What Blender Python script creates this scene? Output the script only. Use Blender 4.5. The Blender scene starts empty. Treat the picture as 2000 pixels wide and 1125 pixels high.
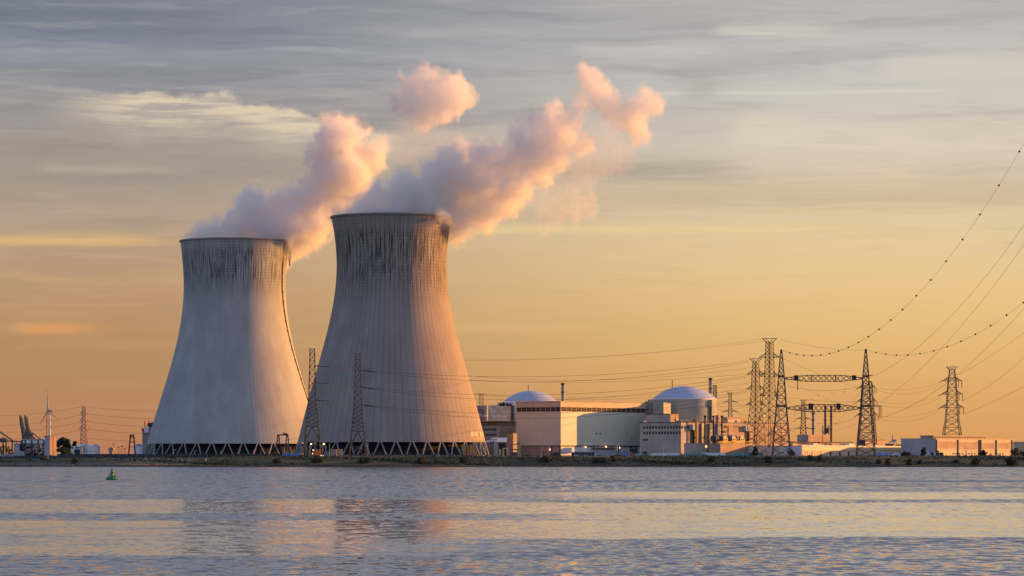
import bpy, math, random
import numpy as np
from mathutils import Vector, Matrix

random.seed(11)
rng = np.random.default_rng(5)
S = bpy.context.scene
COL = S.collection
PI = math.pi
F = 6500.0          # focal length in 2000-px units
HY = 893.0          # horizon row
CAMZ = 6.4
G = 6.6             # level of the plant's yard behind the dike
EXPO = 1.05
SUN_AZ = math.radians(20)    # sun stands to the right, this far behind the picture plane
SUN_EL = math.radians(9.0)
PHI = math.radians(50)       # the plant's building grid


def WX(px, D): return (px - 1000.0) * D / F
def WZ(py, D): return CAMZ + (HY - py) * D / F
def PT(px, py, D): return Vector((WX(px, D), D, WZ(py, D)))


def lin(r, g, b, k=1.0):
    def c(v):
        v /= 255.0
        return v / 12.92 if v <= 0.04045 else ((v + 0.055) / 1.055) ** 2.4
    return (c(r) * k, c(g) * k, c(b) * k, 1.0)


# ------------------------------------------------------------------ mesh builder
class MB:
    def __init__(s):
        s.v, s.f, s.m = [], [], []
        s.mi = 0

    def add(s, vs, fs):
        n = len(s.v)
        s.v += [tuple(p) for p in vs]
        for f in fs:
            s.f.append(tuple(i + n for i in f))
            s.m.append(s.mi)
        return s

    def box(s, x0, x1, y0, y1, z0, z1):
        vs = [(x0, y0, z0), (x1, y0, z0), (x1, y1, z0), (x0, y1, z0), (x0, y0, z1), (x1, y0, z1), (x1, y1, z1), (x0, y1, z1)]
        return s.add(vs, [(0, 3, 2, 1), (4, 5, 6, 7), (0, 1, 5, 4), (1, 2, 6, 5), (2, 3, 7, 6), (3, 0, 4, 7)])

    def bar(s, a, b, t, t2=None):
        a, b = Vector(a), Vector(b)
        d = b - a
        if d.length < 1e-5: return s
        d.normalize()
        up = Vector((0, 0, 1)) if abs(d.z) < 0.95 else Vector((1, 0, 0))
        u = d.cross(up).normalized(); w = d.cross(u)
        t2 = t if t2 is None else t2
        vs = []
        for p, r in ((a, t / 2), (b, t2 / 2)):
            vs += [p + u * r + w * r, p - u * r + w * r, p - u * r - w * r, p + u * r - w * r]
        return s.add(vs, [(0, 1, 2, 3), (7, 6, 5, 4), (0, 4, 5, 1), (1, 5, 6, 2), (2, 6, 7, 3), (3, 7, 4, 0)])

    def tube(s, pts, r, n=8, cap=True):
        pts = [Vector(p) for p in pts]
        rs = r if isinstance(r, (list, tuple)) else [r] * len(pts)
        base = len(s.v); vs = []; fs = []
        for i, p in enumerate(pts):
            d = (pts[min(i + 1, len(pts) - 1)] - pts[max(i - 1, 0)]).normalized()
            up = Vector((0, 0, 1)) if abs(d.z) < 0.95 else Vector((1, 0, 0))
            u = d.cross(up).normalized(); w = u.cross(d)
            for k in range(n):
                a = 2 * PI * k / n
                vs.append(p + (u * math.cos(a) + w * math.sin(a)) * rs[i])
        for i in range(len(pts) - 1):
            for k in range(n):
                a, b = i * n + k, i * n + (k + 1) % n
                fs.append((a, b, b + n, a + n))
        if cap:
            fs.append(tuple(range(n))[::-1]); fs.append(tuple(range((len(pts) - 1) * n, len(pts) * n)))
        return s.add(vs, fs)

    def lathe(s, prof, n=48, c=(0, 0), cap=False):
        vs = []; fs = []
        for r, z in prof:
            for k in range(n):
                a = 2 * PI * k / n
                vs.append((c[0] + r * math.cos(a), c[1] + r * math.sin(a), z))
        for i in range(len(prof) - 1):
            for k in range(n):
                a, b = i * n + k, i * n + (k + 1) % n
                fs.append((a, b, b + n, a + n))
        if cap:
            fs.append(tuple(range(n))[::-1]); fs.append(tuple(range((len(prof) - 1) * n, len(prof) * n)))
        return s.add(vs, fs)

    def prism(s, poly, y0, y1):
        """poly of (x,z) extruded along y"""
        n = len(poly)
        vs = [(x, y0, z) for x, z in poly] + [(x, y1, z) for x, z in poly]
        fs = [tuple(range(n)), tuple(range(n, 2 * n))[::-1]] + [(i, i + n, (i + 1) % n + n, (i + 1) % n) for i in range(n)]
        return s.add(vs, fs)

    def ball(s, c, r, n=10, m=6, sz=1.0):
        prof = [(max(r * math.sin(PI * i / m), 0.001), c[2] - r * sz * math.cos(PI * i / m)) for i in range(m + 1)]
        return s.lathe(prof, n, (c[0], c[1]))

    def mesh(s, name, mats, smooth=False):
        me = bpy.data.meshes.new(name)
        me.from_pydata(s.v, [], s.f)
        for m in (mats if isinstance(mats, (list, tuple)) else [mats]):
            me.materials.append(m)
        if max(s.m, default=0) > 0: me.polygons.foreach_set('material_index', s.m)
        if smooth: me.polygons.foreach_set('use_smooth', [True] * len(me.polygons))
        me.update()
        return me


def T(name, label, cat, loc=(0, 0, 0), rot=0.0, group=None):
    o = bpy.data.objects.new(name, None); COL.objects.link(o)
    o.empty_display_size = 0.5
    o.location = loc; o.rotation_euler = (0, 0, rot)
    o['label'] = label; o['category'] = cat
    if group: o['group'] = group
    return o


def P(name, mb, m, parent, label=None, smooth=False, loc=None):
    o = bpy.data.objects.new(name, mb.mesh(name, m, smooth)); COL.objects.link(o)
    o.parent = parent
    if loc: o.location = loc
    if label: o['label'] = label
    return o


def O(name, mb, m, label, cat, loc=(0, 0, 0), rot=0.0, group=None, smooth=False):
    o = bpy.data.objects.new(name, mb.mesh(name, m, smooth)); COL.objects.link(o)
    o.location = loc; o.rotation_euler = (0, 0, rot)
    o['label'] = label; o['category'] = cat
    if group: o['group'] = group
    return o


def ST(name, mb, m, kind='structure', smooth=False, label=None):
    o = bpy.data.objects.new(name, mb.mesh(name, m, smooth)); COL.objects.link(o)
    o['kind'] = kind
    if label: o['label'] = label
    return o


def dup(root, loc, label, rot=None, group=None, scale=None):
    r = root.copy(); COL.objects.link(r)
    r.location = loc; r['label'] = label
    if rot is not None: r.rotation_euler = (0, 0, rot)
    if scale is not None: r.scale = (scale, scale, scale)
    if group: r['group'] = group
    for ch in list(root.children):
        c = ch.copy(); COL.objects.link(c); c.parent = r
        for g in ch.children:
            d = g.copy(); COL.objects.link(d); d.parent = c
    return r


# ------------------------------------------------------------------ node helpers
class X:
    """a socket or number with arithmetic, for writing node graphs as formulas"""
    nt = None

    def __init__(s, v): s.v = v

    @staticmethod
    def op(o, *a, clamp=False):
        n = X.nt.nodes.new('ShaderNodeMath'); n.operation = o; n.use_clamp = clamp
        for i, k in enumerate(a): X.put(n.inputs[i], k)
        return X(n.outputs[0])

    @staticmethod
    def put(sock, k):
        if isinstance(k, X): k = k.v
        if isinstance(k, bpy.types.NodeSocket): X.nt.links.new(k, sock)
        else: sock.default_value = k

    def __add__(s, o): return X.op('ADD', s, o)
    __radd__ = __add__
    def __sub__(s, o): return X.op('SUBTRACT', s, o)
    def __rsub__(s, o): return X.op('SUBTRACT', o, s)
    def __mul__(s, o): return X.op('MULTIPLY', s, o)
    __rmul__ = __mul__
    def __truediv__(s, o): return X.op('DIVIDE', s, o)
    def __rtruediv__(s, o): return X.op('DIVIDE', o, s)


def sstep(x, a, b):
    n = X.nt.nodes.new('ShaderNodeMapRange'); n.interpolation_type = 'SMOOTHSTEP'
    X.put(n.inputs['Value'], x); X.put(n.inputs['From Min'], a); X.put(n.inputs['From Max'], b)
    return X(n.outputs['Result'])


def gauss(x, c, w):
    d = (x - c) / w
    return X.op('EXPONENT', (d * d) * -1.0)


def mixc(f, a, b, blend='MIX'):
    n = X.nt.nodes.new('ShaderNodeMix'); n.data_type = 'RGBA'; n.blend_type = blend
    X.put(n.inputs[0], f); X.put(n.inputs[6], a); X.put(n.inputs[7], b)
    return X(n.outputs[2])


def comb(x, y, z):
    n = X.nt.nodes.new('ShaderNodeCombineXYZ')
    for i, k in enumerate((x, y, z)): X.put(n.inputs[i], k)
    return X(n.outputs[0])


def noise(vec, scale=1.0, detail=4.0, rough=0.55, dist=0.0, color=False):
    n = X.nt.nodes.new('ShaderNodeTexNoise')
    X.put(n.inputs['Vector'], vec)
    n.inputs['Scale'].default_value = scale; n.inputs['Detail'].default_value = detail
    n.inputs['Roughness'].default_value = rough; n.inputs['Distortion'].default_value = dist
    return X(n.outputs['Color' if color else 'Fac'])


def ramp(f, stops):
    n = X.nt.nodes.new('ShaderNodeValToRGB'); X.put(n.inputs[0], f)
    cr = n.color_ramp
    cr.elements[0].position, cr.elements[0].color = stops[0]
    cr.elements[1].position, cr.elements[1].color = stops[-1]
    for p, c in stops[1:-1]:
        e = cr.elements.new(p); e.color = c
    return X(n.outputs['Color'])


def sep(v):
    n = X.nt.nodes.new('ShaderNodeSeparateXYZ'); X.put(n.inputs[0], v)
    return X(n.outputs[0]), X(n.outputs[1]), X(n.outputs[2])


def objco():
    n = X.nt.nodes.new('ShaderNodeTexCoord'); return X(n.outputs['Object'])


def newmat(name):
    m = bpy.data.materials.new(name); m.use_nodes = True
    X.nt = m.node_tree
    b = m.node_tree.nodes['Principled BSDF']
    return m, b


def mat(name, rgb, rough=0.75, var=0.2, scale=0.25, streak=0.0, metal=0.0, courses=0.0, spec=0.35):
    """painted / concrete / steel surface: blotchy wear, vertical runs and optional courses"""
    m, b = newmat(name)
    co = objco(); x, y, z = sep(co)
    c = (rgb[0], rgb[1], rgb[2], 1)
    n1 = noise(co, scale, 5, 0.6)
    f = sstep(n1, 0.3, 0.72)
    v = 1.0 - var + f * (2 * var)
    if streak:
        n2 = noise(comb((x + y) * 1.3, (x - y) * 1.3, z * 0.06), 1.0, 4, 0.6)
        v = v * (1.0 - sstep(n2, 0.5, 0.8) * streak)
    if courses:
        w = X.op('FRACT', z * courses)
        v = v * (1.0 - sstep(w, 0.86, 0.98) * 0.18)
    X.put(b.inputs['Base Color'], mixc(1.0, c, comb(v, v, v), 'MULTIPLY'))
    b.inputs['Roughness'].default_value = rough
    b.inputs['Metallic'].default_value = metal
    b.inputs['Specular IOR Level'].default_value = spec
    return m


def lampmat(name, rgb, strength):
    m, b = newmat(name)
    b.inputs['Base Color'].default_value = (0.8, 0.6, 0.3, 1)
    n = noise(objco(), 3, 2)
    X.put(b.inputs['Emission Color'], mixc(n * 0.3, (rgb[0], rgb[1], rgb[2], 1), (1, 1, 1, 1)))
    b.inputs['Emission Strength'].default_value = strength
    return m


M = {}
M['steel'] = mat('galvanised_steel_dark', (0.075, 0.06, 0.055), 0.6, 0.2, 0.3)
M['steel_warm'] = mat('weathered_steel', (0.20, 0.14, 0.12), 0.6, 0.25, 0.3)
M['steel_lit'] = mat('sun_tinted_steel', (0.45, 0.25, 0.18), 0.6, 0.3, 0.2)  # reddish steel with the low sun's orange put into its colour
M['wire'] = mat('aluminium_wire', (0.06, 0.055, 0.05), 0.5, 0.1, 0.2)
M['black'] = mat('black_iron', (0.02, 0.02, 0.025), 0.5, 0.2, 0.4)
M['insul'] = mat('dark_insulator', (0.03, 0.028, 0.03), 0.4, 0.2, 0.4)
M['cream'] = mat('cream_cladding', (0.60, 0.51, 0.43), 0.7, 0.05, 0.06, 0.08)
M['cream2'] = mat('cream_band', (0.50, 0.38, 0.30), 0.7, 0.07, 0.08, 0.15)
M['creamgreen'] = mat('pale_green_cream_cladding', (0.56, 0.58, 0.485), 0.7, 0.05, 0.05, 0.10)
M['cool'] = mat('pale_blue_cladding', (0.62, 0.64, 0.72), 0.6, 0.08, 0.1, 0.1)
M['white'] = mat('white_paint', (0.74, 0.74, 0.75), 0.55, 0.07, 0.08, 0.12)
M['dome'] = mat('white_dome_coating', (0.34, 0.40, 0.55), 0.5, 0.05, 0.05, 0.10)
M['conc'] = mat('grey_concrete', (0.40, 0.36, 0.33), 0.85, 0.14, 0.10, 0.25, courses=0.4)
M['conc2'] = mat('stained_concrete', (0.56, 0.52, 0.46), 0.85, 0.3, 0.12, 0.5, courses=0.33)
M['conc3'] = mat('warm_concrete', (0.36, 0.255, 0.195), 0.85, 0.15, 0.10, 0.25, courses=0.5)  # warm tone that carries the sun's orange on right-hand faces
M['drum'] = mat('smooth_concrete', (0.32, 0.31, 0.285), 0.85, 0.10, 0.05, 0.25)
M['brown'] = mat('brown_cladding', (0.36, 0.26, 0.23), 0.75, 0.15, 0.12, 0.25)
M['crane'] = mat('dark_crane_steel', (0.07, 0.09, 0.10), 0.6, 0.2, 0.1)
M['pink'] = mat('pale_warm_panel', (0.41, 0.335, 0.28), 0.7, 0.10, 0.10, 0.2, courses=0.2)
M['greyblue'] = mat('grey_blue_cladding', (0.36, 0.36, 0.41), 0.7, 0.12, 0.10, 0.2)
M['darkroof'] = mat('dark_roofing', (0.06, 0.06, 0.075), 0.8, 0.25, 0.15)
M['strip'] = mat('brown_strip_glazing', (0.075, 0.048, 0.042), 0.7, 0.25, 0.15, spec=0.1)
M['rust_dark'] = mat('dark_rusty_steel', (0.13, 0.055, 0.03), 0.7, 0.25, 0.3)
M['glass'] = mat('dark_window_glass', (0.02, 0.022, 0.028), 0.12, 0.3, 0.4, spec=0.5)
M['blue'] = mat('blue_paint', (0.10, 0.20, 0.44), 0.5, 0.2, 0.3, 0.2)
M['tarp'] = mat('turquoise_tarpaulin', (0.12, 0.27, 0.27), 0.5, 0.2, 0.3, 0.3)
M['bluetarp'] = mat('blue_tarpaulin', (0.22, 0.36, 0.62), 0.5, 0.2, 0.3, 0.2)
M['yellow'] = mat('yellow_paint', (0.55, 0.36, 0.06), 0.5, 0.2, 0.4)
M['orange'] = mat('orange_paint', (0.60, 0.20, 0.06), 0.5, 0.2, 0.4)
M['red'] = mat('red_paint', (0.50, 0.04, 0.03), 0.5, 0.15, 0.4)
M['rust'] = mat('rust_red_pipe', (0.42, 0.16, 0.07), 0.6, 0.15, 0.4)
M['greysteel'] = mat('grey_chimney_steel', (0.22, 0.23, 0.26), 0.55, 0.15, 0.2, 0.2)
M['mural'] = mat('green_paint', (0.10, 0.30, 0.14), 0.6, 0.1, 0.4)
M['fence'] = mat('dark_fence_mesh', (0.035, 0.05, 0.055), 0.8, 0.3, 0.2)
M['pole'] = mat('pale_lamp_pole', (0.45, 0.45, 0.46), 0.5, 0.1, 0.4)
M['buoy'] = mat('green_buoy_paint', (0.012, 0.19, 0.045), 0.35, 0.25, 0.8, 0.3)
M['rock'] = mat('riprap_stone', (0.20, 0.19, 0.18), 0.9, 0.35, 0.6)
M['bark'] = mat('tree_bark', (0.07, 0.05, 0.04), 0.9, 0.25, 1.0)
M['lamp_y'] = lampmat('sodium_lamp_light', (1.0, 0.50, 0.10), 1.5)
M['lamp_r'] = lampmat('red_lamp_light', (1.0, 0.10, 0.04), 1.8)


def foliage(name, rgb, var=0.5):
    m, b = newmat(name)
    co = objco()
    n = noise(co, 0.35, 3, 0.6); n2 = noise(co, 2.5, 2, 0.5)
    v = (1.0 - var) + n * var * 1.3 + (n2 - 0.5) * 0.5
    X.put(b.inputs['Base Color'], mixc(1.0, (rgb[0], rgb[1], rgb[2], 1), comb(v, v, v), 'MULTIPLY'))
    b.inputs['Roughness'].default_value = 0.8
    b.inputs['Specular IOR Level'].default_value = 0.2
    return m


M['leaf'] = foliage('dark_green_leaves', (0.032, 0.046, 0.026))
M['leaf2'] = foliage('olive_leaves', (0.085, 0.090, 0.045))
M['shrubleaf'] = foliage('grey_green_leaves', (0.050, 0.058, 0.042), 0.6)
M['leaf3'] = foliage('autumn_leaves', (0.16, 0.11, 0.06))
M['grass'] = foliage('bank_grass', (0.066, 0.076, 0.046), 0.6)


# cooling tower concrete: meridional ribs, formwork lifts, dark runs under the rim, pale patches
def tower_mat(name, rgb, nrib, zs0, zs1, ribdark, fleck, smooth_top, ribbase):
    m, b = newmat(name)
    co = objco(); x, y, z = sep(co)
    th = X.op('ARCTAN2', y, x)
    a = th * (nrib / (2 * PI))
    cell = X.op('FLOOR', a); fr = X.op('FRACT', a)
    line = 1.0 - sstep(X.op('ABSOLUTE', fr - 0.5), 0.04, 0.16)
    nz = noise(comb(th * 11.0, 0.0, z * 0.035), 1.0, 4, 0.6)
    nb = noise(co, 0.035, 5, 0.6)
    top = sstep(z, zs0 - 12, zs0 + 14)                       # the weathered upper belt
    rimz = 1.0 - sstep(z, zs1 - 4, zs1 + 3) * smooth_top
    # dark vertical runs, stronger near the top
    runs = noise(comb(th * (nrib * 0.55), 3.1, z * 0.05), 1.0, 3, 0.65)
    runs2 = noise(comb(th * (nrib * 1.9), 7.7, z * 0.09), 1.0, 3, 0.7)
    dark = sstep(runs, 0.46, 0.60) * top * rimz * (0.55 + 0.45 * sstep(z, zs1 - 45, zs1 - 8))
    dark2 = sstep(runs2, 0.52, 0.72) * top * rimz * 0.8
    lines = line * (1.0 - (1.0 - rimz) * 0.75) * (ribbase + top * (1.0 - ribbase)) * ribdark * (0.45 + sstep(nz, 0.35, 0.65) * 0.55)
    lift = X.op('FRACT', z * 0.42)
    lifts = sstep(lift, 0.78, 0.95) * (0.09 + top * 0.16) * (0.5 + nz)
    fl = noise(comb(th * nrib * 2.2, 1.3, z * 0.9), 1.0, 2, 0.7)
    flecks = sstep(fl, 0.57, 0.68) * top * rimz * fleck
    body = 0.90 + sstep(nb, 0.3, 0.7) * 0.16 + (nz - 0.5) * 0.34
    pale = noise(comb(th * 2.2, 5.0, z * 0.018), 1.0, 4, 0.6)
    body = body * (0.93 + sstep(pale, 0.45, 0.7) * 0.2)
    v = body * (1.0 - lines) * (1.0 - dark * 0.82) * (1.0 - dark2 * 0.45) * (1.0 - lifts)
    v = v + flecks * 0.75
    base = mixc(1.0, (rgb[0], rgb[1], rgb[2], 1), comb(v, v, v), 'MULTIPLY')
    X.put(b.inputs['Base Color'], base)
    b.inputs['Roughness'].default_value = 0.88
    b.inputs['Specular IOR Level'].default_value = 0.25
    bn = m.node_tree.nodes.new('ShaderNodeBump'); bn.inputs['Strength'].default_value = 0.10; bn.inputs['Distance'].default_value = 0.5
    X.put(bn.inputs['Height'], line * -1.0 + nb * 0.6)
    m.node_tree.links.new(bn.outputs[0], b.inputs['Normal'])
    return m

# ------------------------------------------------------------------ camera, sun, sky
cam = bpy.data.cameras.new('camera'); co_ = bpy.data.objects.new('camera', cam); COL.objects.link(co_)
cam.sensor_width = 36.0; cam.lens = 36.0 * F / 2000.0
cam.shift_y = (HY - 562.5) / 2000.0
cam.clip_start = 1.0; cam.clip_end = 60000.0
co_.location = (0, 0, CAMZ); co_.rotation_euler = (PI / 2, 0, 0)
S.camera = co_

sd = bpy.data.lights.new('sun', 'SUN'); sd.energy = 5.0; sd.angle = math.radians(0.5); sd.color = (1.0, 0.415, 0.075)
so = bpy.data.objects.new('sun', sd); COL.objects.link(so)
sdir = Vector((math.cos(SUN_EL) * math.cos(SUN_AZ), math.cos(SUN_EL) * math.sin(SUN_AZ), math.sin(SUN_EL)))
so.rotation_euler = sdir.to_track_quat('Z', 'Y').to_euler()
so.location = (600, 300, 400)

S.view_settings.view_transform = 'Standard'; S.view_settings.look = 'None'
S.view_settings.exposure = EXPO; S.view_settings.gamma = 1.0
KX = 2.0 ** -EXPO

w = bpy.data.worlds.new('World'); S.world = w; w.use_nodes = True
nt = w.node_tree; X.nt = nt
bg = nt.nodes['Background']
tc = nt.nodes.new('ShaderNodeTexCoord')
d = X(tc.outputs['Generated']); dx, dy, dz = sep(d)
el = X.op('ARCSINE', dz); az = X.op('ARCTAN2', dx, dy)
U = az * F + 1000.0            # azimuth and elevation in 1/6500 rad
V = el * F
sky = nt.nodes.new('ShaderNodeTexSky'); sky.sky_type = 'NISHITA'; sky.sun_disc = False
sky.sun_elevation = SUN_EL; sky.sun_rotation = PI / 2 - SUN_AZ
sky.air_density = 1.2; sky.dust_density = 2.0; sky.ozone_density = 1.5
ns = X(sky.outputs[0])
nish = mixc(1.0, ns, (0.08, 0.08, 0.08, 1), 'MULTIPLY')


def skyramp(rows):
    t = V / 1000.0
    return ramp(t, [(max((HY - y) / 1000.0, 0), lin(*c, k=KX)) for y, c in rows])


left = skyramp([(893, (184, 122, 90)), (850, (188, 130, 93)), (760, (184, 137, 97)), (650, (182, 142, 102)), (560, (188, 149, 115)),
                (480, (192, 161, 131)), (400, (184, 161, 142)), (300, (168, 155, 147)), (200, (148, 145, 149)), (100, (123, 131, 149)), (0, (112, 120, 139))])
right = skyramp([(893, (214, 150, 92)), (850, (219, 157, 96)), (760, (225, 170, 105)), (660, (229, 186, 120)), (560, (233, 198, 140)),
                 (440, (227, 204, 162)), (300, (213, 200, 184)), (200, (204, 199, 193)), (100, (194, 192, 190)), (0, (176, 174, 174))])
side = sstep(U, 150.0, 1750.0)
base = mixc(side, left, right)

# layers of cloud: long thin streaks near the horizon, broader ones above
up = sstep(V, 60.0, 800.0)
wv = noise(comb(U / 420.0, V / 120.0, 0.0), 1.0, 3, 0.5)
s1 = noise(comb(U / 620.0 + wv * 0.5, V / 46.0 + wv * 1.4, 1.7), 1.0, 7, 0.60)
s2 = noise(comb(U / 260.0 + 4.0, V / 25.0 + wv * 1.6 + U / 1500.0, 5.1), 1.0, 5, 0.62)
s3 = noise(comb(U / 1100.0 + 9.0, V / 130.0, 8.3), 1.0, 5, 0.55)
lr = 1.0 - side * 0.45
dk = sstep(s1, 0.48, 0.72) * up * lr
base = mixc(dk * 0.58, base, mixc(up, lin(176, 138, 108, KX), lin(96, 104, 124, KX)))
lt = sstep(1.0 - s1, 0.52, 0.74)
base = mixc(lt * (0.14 + up * 0.22), base, mixc(up, lin(236, 190, 128, KX), lin(205, 198, 188, KX)))
base = mixc(sstep(s2, 0.52, 0.75) * (0.06 + up * 0.24), base, mixc(up, lin(238, 196, 132, KX), lin(196, 194, 192, KX)))
base = mixc(sstep(1.0 - s2, 0.55, 0.75) * up * 0.24, base, lin(108, 113, 128, KX))
base = mixc(sstep(s3, 0.50, 0.70) * 0.30 * gauss(V, 500.0, 230.0), base, lin(150, 142, 134, KX))

# the bright flat cloud bank on the left, crisp along its top
cn = noise(comb(U / 75.0, V / 48.0, 2.2), 1.0, 6, 0.62)
cn2 = noise(comb(U / 210.0, V / 60.0, 6.6), 1.0, 6, 0.6)
vt = 705.0 - X.op('MAXIMUM', 0.0, U - 455.0) * 0.215 - X.op('MAXIMUM', 0.0, 210.0 - U) * 0.10
dep = vt + (cn - 0.5) * 62.0 + (cn2 - 0.5) * 30.0 - V
cm = sstep(dep, 0.0, 15.0) * (1.0 - sstep(dep, 26.0, 150.0)) * sstep(U, 60.0, 330.0) * (1.0 - sstep(U, 740.0, 800.0))
cs = noise(comb(U / 160.0, V / 14.0 + wv * 2.0, 3.3), 1.0, 5, 0.6)
cm = cm * (0.35 + sstep(cs, 0.34, 0.62) * 0.75) * (1.0 - 0.45 * sstep(dep, 25.0, 75.0))
base = mixc(cm * (0.62 + cn2 * 0.8), base, lin(222, 203, 178, KX))
cm2 = sstep(dep, 40.0, 110.0) * (1.0 - sstep(dep, 150.0, 330.0)) * (1.0 - sstep(U, 350.0, 900.0))
base = mixc(cm2 * 0.40, base, lin(148, 140, 130, KX))


def streak(b, u0, u1, y, h, c, a):
    k = noise(comb(U / 130.0, V / 9.0, y * 0.1), 1.0, 4, 0.6)
    sl = gauss(V + (k - 0.5) * h * 2.0, HY - y, h) * sstep(U, u0, u0 + 60.0) * (1.0 - sstep(U, u1 - 150.0, u1))
    return mixc(sl * a * (0.5 + k), b, lin(*c, k=KX))


base = streak(base, -700, 380, 474, 10, (226, 184, 122), 0.8)
base = streak(base, 10, 260, 643, 12, (226, 158, 100), 0.8)
base = streak(base, 850, 1750, 449, 7, (240, 212, 150), 0.5)
base = streak(base, 1250, 1900, 186, 3, (226, 220, 208), 0.45)
base = streak(base, 30, 240, 548, 4, (208, 168, 118), 0.6)
base = streak(base, 1050, 2300, 390, 26, (200, 178, 148), 0.7)
base = streak(base, 1400, 2400, 270, 30, (228, 214, 190), 0.5)
base = streak(base, 100, 1500, 330, 22, (158, 148, 138), 0.5)
base = streak(base, 1370, 1700, 66, 13, (216, 208, 198), 0.65)
base = streak(base, 1420, 1600, 242, 16, (224, 210, 186), 0.5)
base = streak(base, 1700, 2500, 140, 26, (214, 205, 196), 0.6)
base = streak(base, 1100, 1450, 104, 14, (204, 200, 196), 0.5)
base = streak(base, 60, 420, 336, 9, (184, 172, 154), 0.6)
base = streak(base, -200, 700, 118, 14, (146, 150, 160), 0.5)
base = streak(base, -200, 500, 40, 12, (104, 112, 130), 0.6)
base = streak(base, 850, 1250, 640, 10, (232, 186, 124), 0.35)
# a last drifting scrap of vapour
bl = gauss(U + (cn - 0.5) * 60.0, 1372.0, 42.0) * gauss(V + (cn2 - 0.5) * 40.0, HY - 178, 22.0)
base = mixc(bl * 0.55, base, lin(170, 164, 160, KX))

# rest of the dome: grey-blue overhead, dusk blue away from the sun, warm glow round it
over = ramp(X.op('MULTIPLY', V / 10210.0, 1.0), [(0.0, (0.25, 0.276, 0.318, 1)), (0.25, (0.18, 0.215, 0.28, 1)), (0.6, (0.105, 0.15, 0.26, 1)), (1.0, (0.095, 0.14, 0.27, 1))])
over = mixc(0.20, over, nish)
base = mixc(sstep(V, 780.0, 2300.0), base, over)
hz = X.op('SQRT', dx * dx + dy * dy) + 0.0001
bk = sstep(dy / hz, 0.55, -0.45)
dusk = ramp(X.op('MULTIPLY', V / 10210.0, 1.0), [(0.0, (0.275, 0.29, 0.33, 1)), (0.12, (0.255, 0.31, 0.43, 1)), (0.6, (0.12, 0.18, 0.33, 1)), (1.0, (0.095, 0.14, 0.27, 1))])
base = mixc(bk, base, dusk)
sdot = dx * sdir.x + dy * sdir.y + dz * sdir.z
gl = X.op('EXPONENT', (sdot - 1.0) * 6.0)
base = mixc(gl * 0.7, base, (0.85, 0.46, 0.18, 1))
low = sstep(V, -30.0, 0.0)
base = mixc(low, (0.10, 0.09, 0.08, 1), base)
final = mixc(0.06, base, nish)
nt.links.new(final.v, bg.inputs['Color'])
bg.inputs['Strength'].default_value = 1.0
w.cycles.sampling_method = 'MANUAL'; w.cycles.sample_map_resolution = 512

S.cycles.max_bounces = 12; S.cycles.diffuse_bounces = 3; S.cycles.glossy_bounces = 3
S.cycles.transmission_bounces = 2; S.cycles.transparent_max_bounces = 16; S.cycles.volume_bounces = 7
S.cycles.use_denoising = True
S.cycles.sample_clamp_indirect = 6.0
S.cycles.caustics_reflective = False; S.cycles.caustics_refractive = False

# ------------------------------------------------------------------ water
m, b = newmat('river_water'); M['water'] = m
co = objco(); x, y, z = sep(co)
big = noise(comb(x / 260.0, y / 75.0, 0.0), 1.0, 3, 0.5)
big2 = noise(comb(x / 90.0, y / 22.0, 3.0), 1.0, 3, 0.5)
# calm slicks lie across the river between ruffled lanes
rightw = sstep(x, -35.0, 35.0)
lane = noise(comb(x / 75.0, y / 15.0, 5.0), 1.0, 4, 0.6)
lane2 = noise(comb(x / 240.0, y / 60.0, 15.0), 1.0, 3, 0.6)
edge = noise(comb(x / 26.0, y / 9.0, 21.0), 1.0, 4, 0.65)
yy = y + (big - 0.5) * 60.0 + (big2 - 0.5) * 34.0 + (edge - 0.5) * (10.0 + y * 0.06)


def band(v, a0, a1, b0, b1): return sstep(v, a0, a1) * (1.0 - sstep(v, b0, b1))


fl = X.op('MAXIMUM', band(yy, 200, 216, 322, 340) * 0.85, band(yy, 374, 384, 500, 525))
fr_ = X.op('MAXIMUM', band(yy, 252, 276, 462, 478), band(yy, 502, 514, 600, 640) * 0.85)
field = fl * (1.0 - rightw) + fr_ * rightw + (lane - 0.5) * 0.95 + (lane2 - 0.5) * 0.6 + (edge - 0.5) * 0.4
calm = sstep(field, 0.26, 0.78) * 0.96
n1 = noise(comb(x / 2.2, y / 2.6, 0.0), 1.0, 3, 0.6, 0.4, color=True)
n3 = noise(comb(x / 0.7, y / 1.1, 9.0), 1.0, 2, 0.6, 0.0, color=True)
a1, a2, a3 = sep(n1)
c1, c2, c3 = sep(n3)
# wavelets: the farther off, the more of them stack up in depth behind one another
wn = 1.0 - sstep(y, 270.0, 380.0)
wf = sstep(y, 520.0, 760.0)
wm = 1.0 - wn - wf
f1 = noise(comb(x / 1.15, y / 3.0, 2.0), 1.0, 3, 0.6)
f2 = noise(comb(x / 1.4, y / 9.0, 4.0), 1.0, 3, 0.6)
f3 = noise(comb(x / 2.0, y / 40.0, 6.0), 1.0, 3, 0.6)
nf = f1 * wn + f2 * wm + f3 * wf
n5 = noise(comb(x / 34.0, y / 30.0, 6.0), 1.0, 3, 0.6)
amp = 1.0 - calm * 0.9
sx = ((a1 - 0.5) * 0.45 + (c1 - 0.5) * 0.35) * amp
rough = (a2 - 0.5) * 0.55 + (c2 - 0.5) * 0.50 + (nf - 0.5) * 1.05 + (n5 - 0.5) * 0.35 - 0.135
rough = rough - gauss(y + (big2 - 0.5) * 50.0, 895.0, 22.0) * 0.20 * (0.35 + rightw * 0.65)
still = (a2 - 0.5) * 0.09 + (nf - 0.5) * 0.10 + (lane - 0.5) * 0.05 - 0.024 - sstep(nf, 0.55, 0.66) * 0.12
sy = rough + (still - rough) * calm
vm = nt = m.node_tree.nodes.new('ShaderNodeVectorMath'); vm.operation = 'NORMALIZE'
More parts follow.
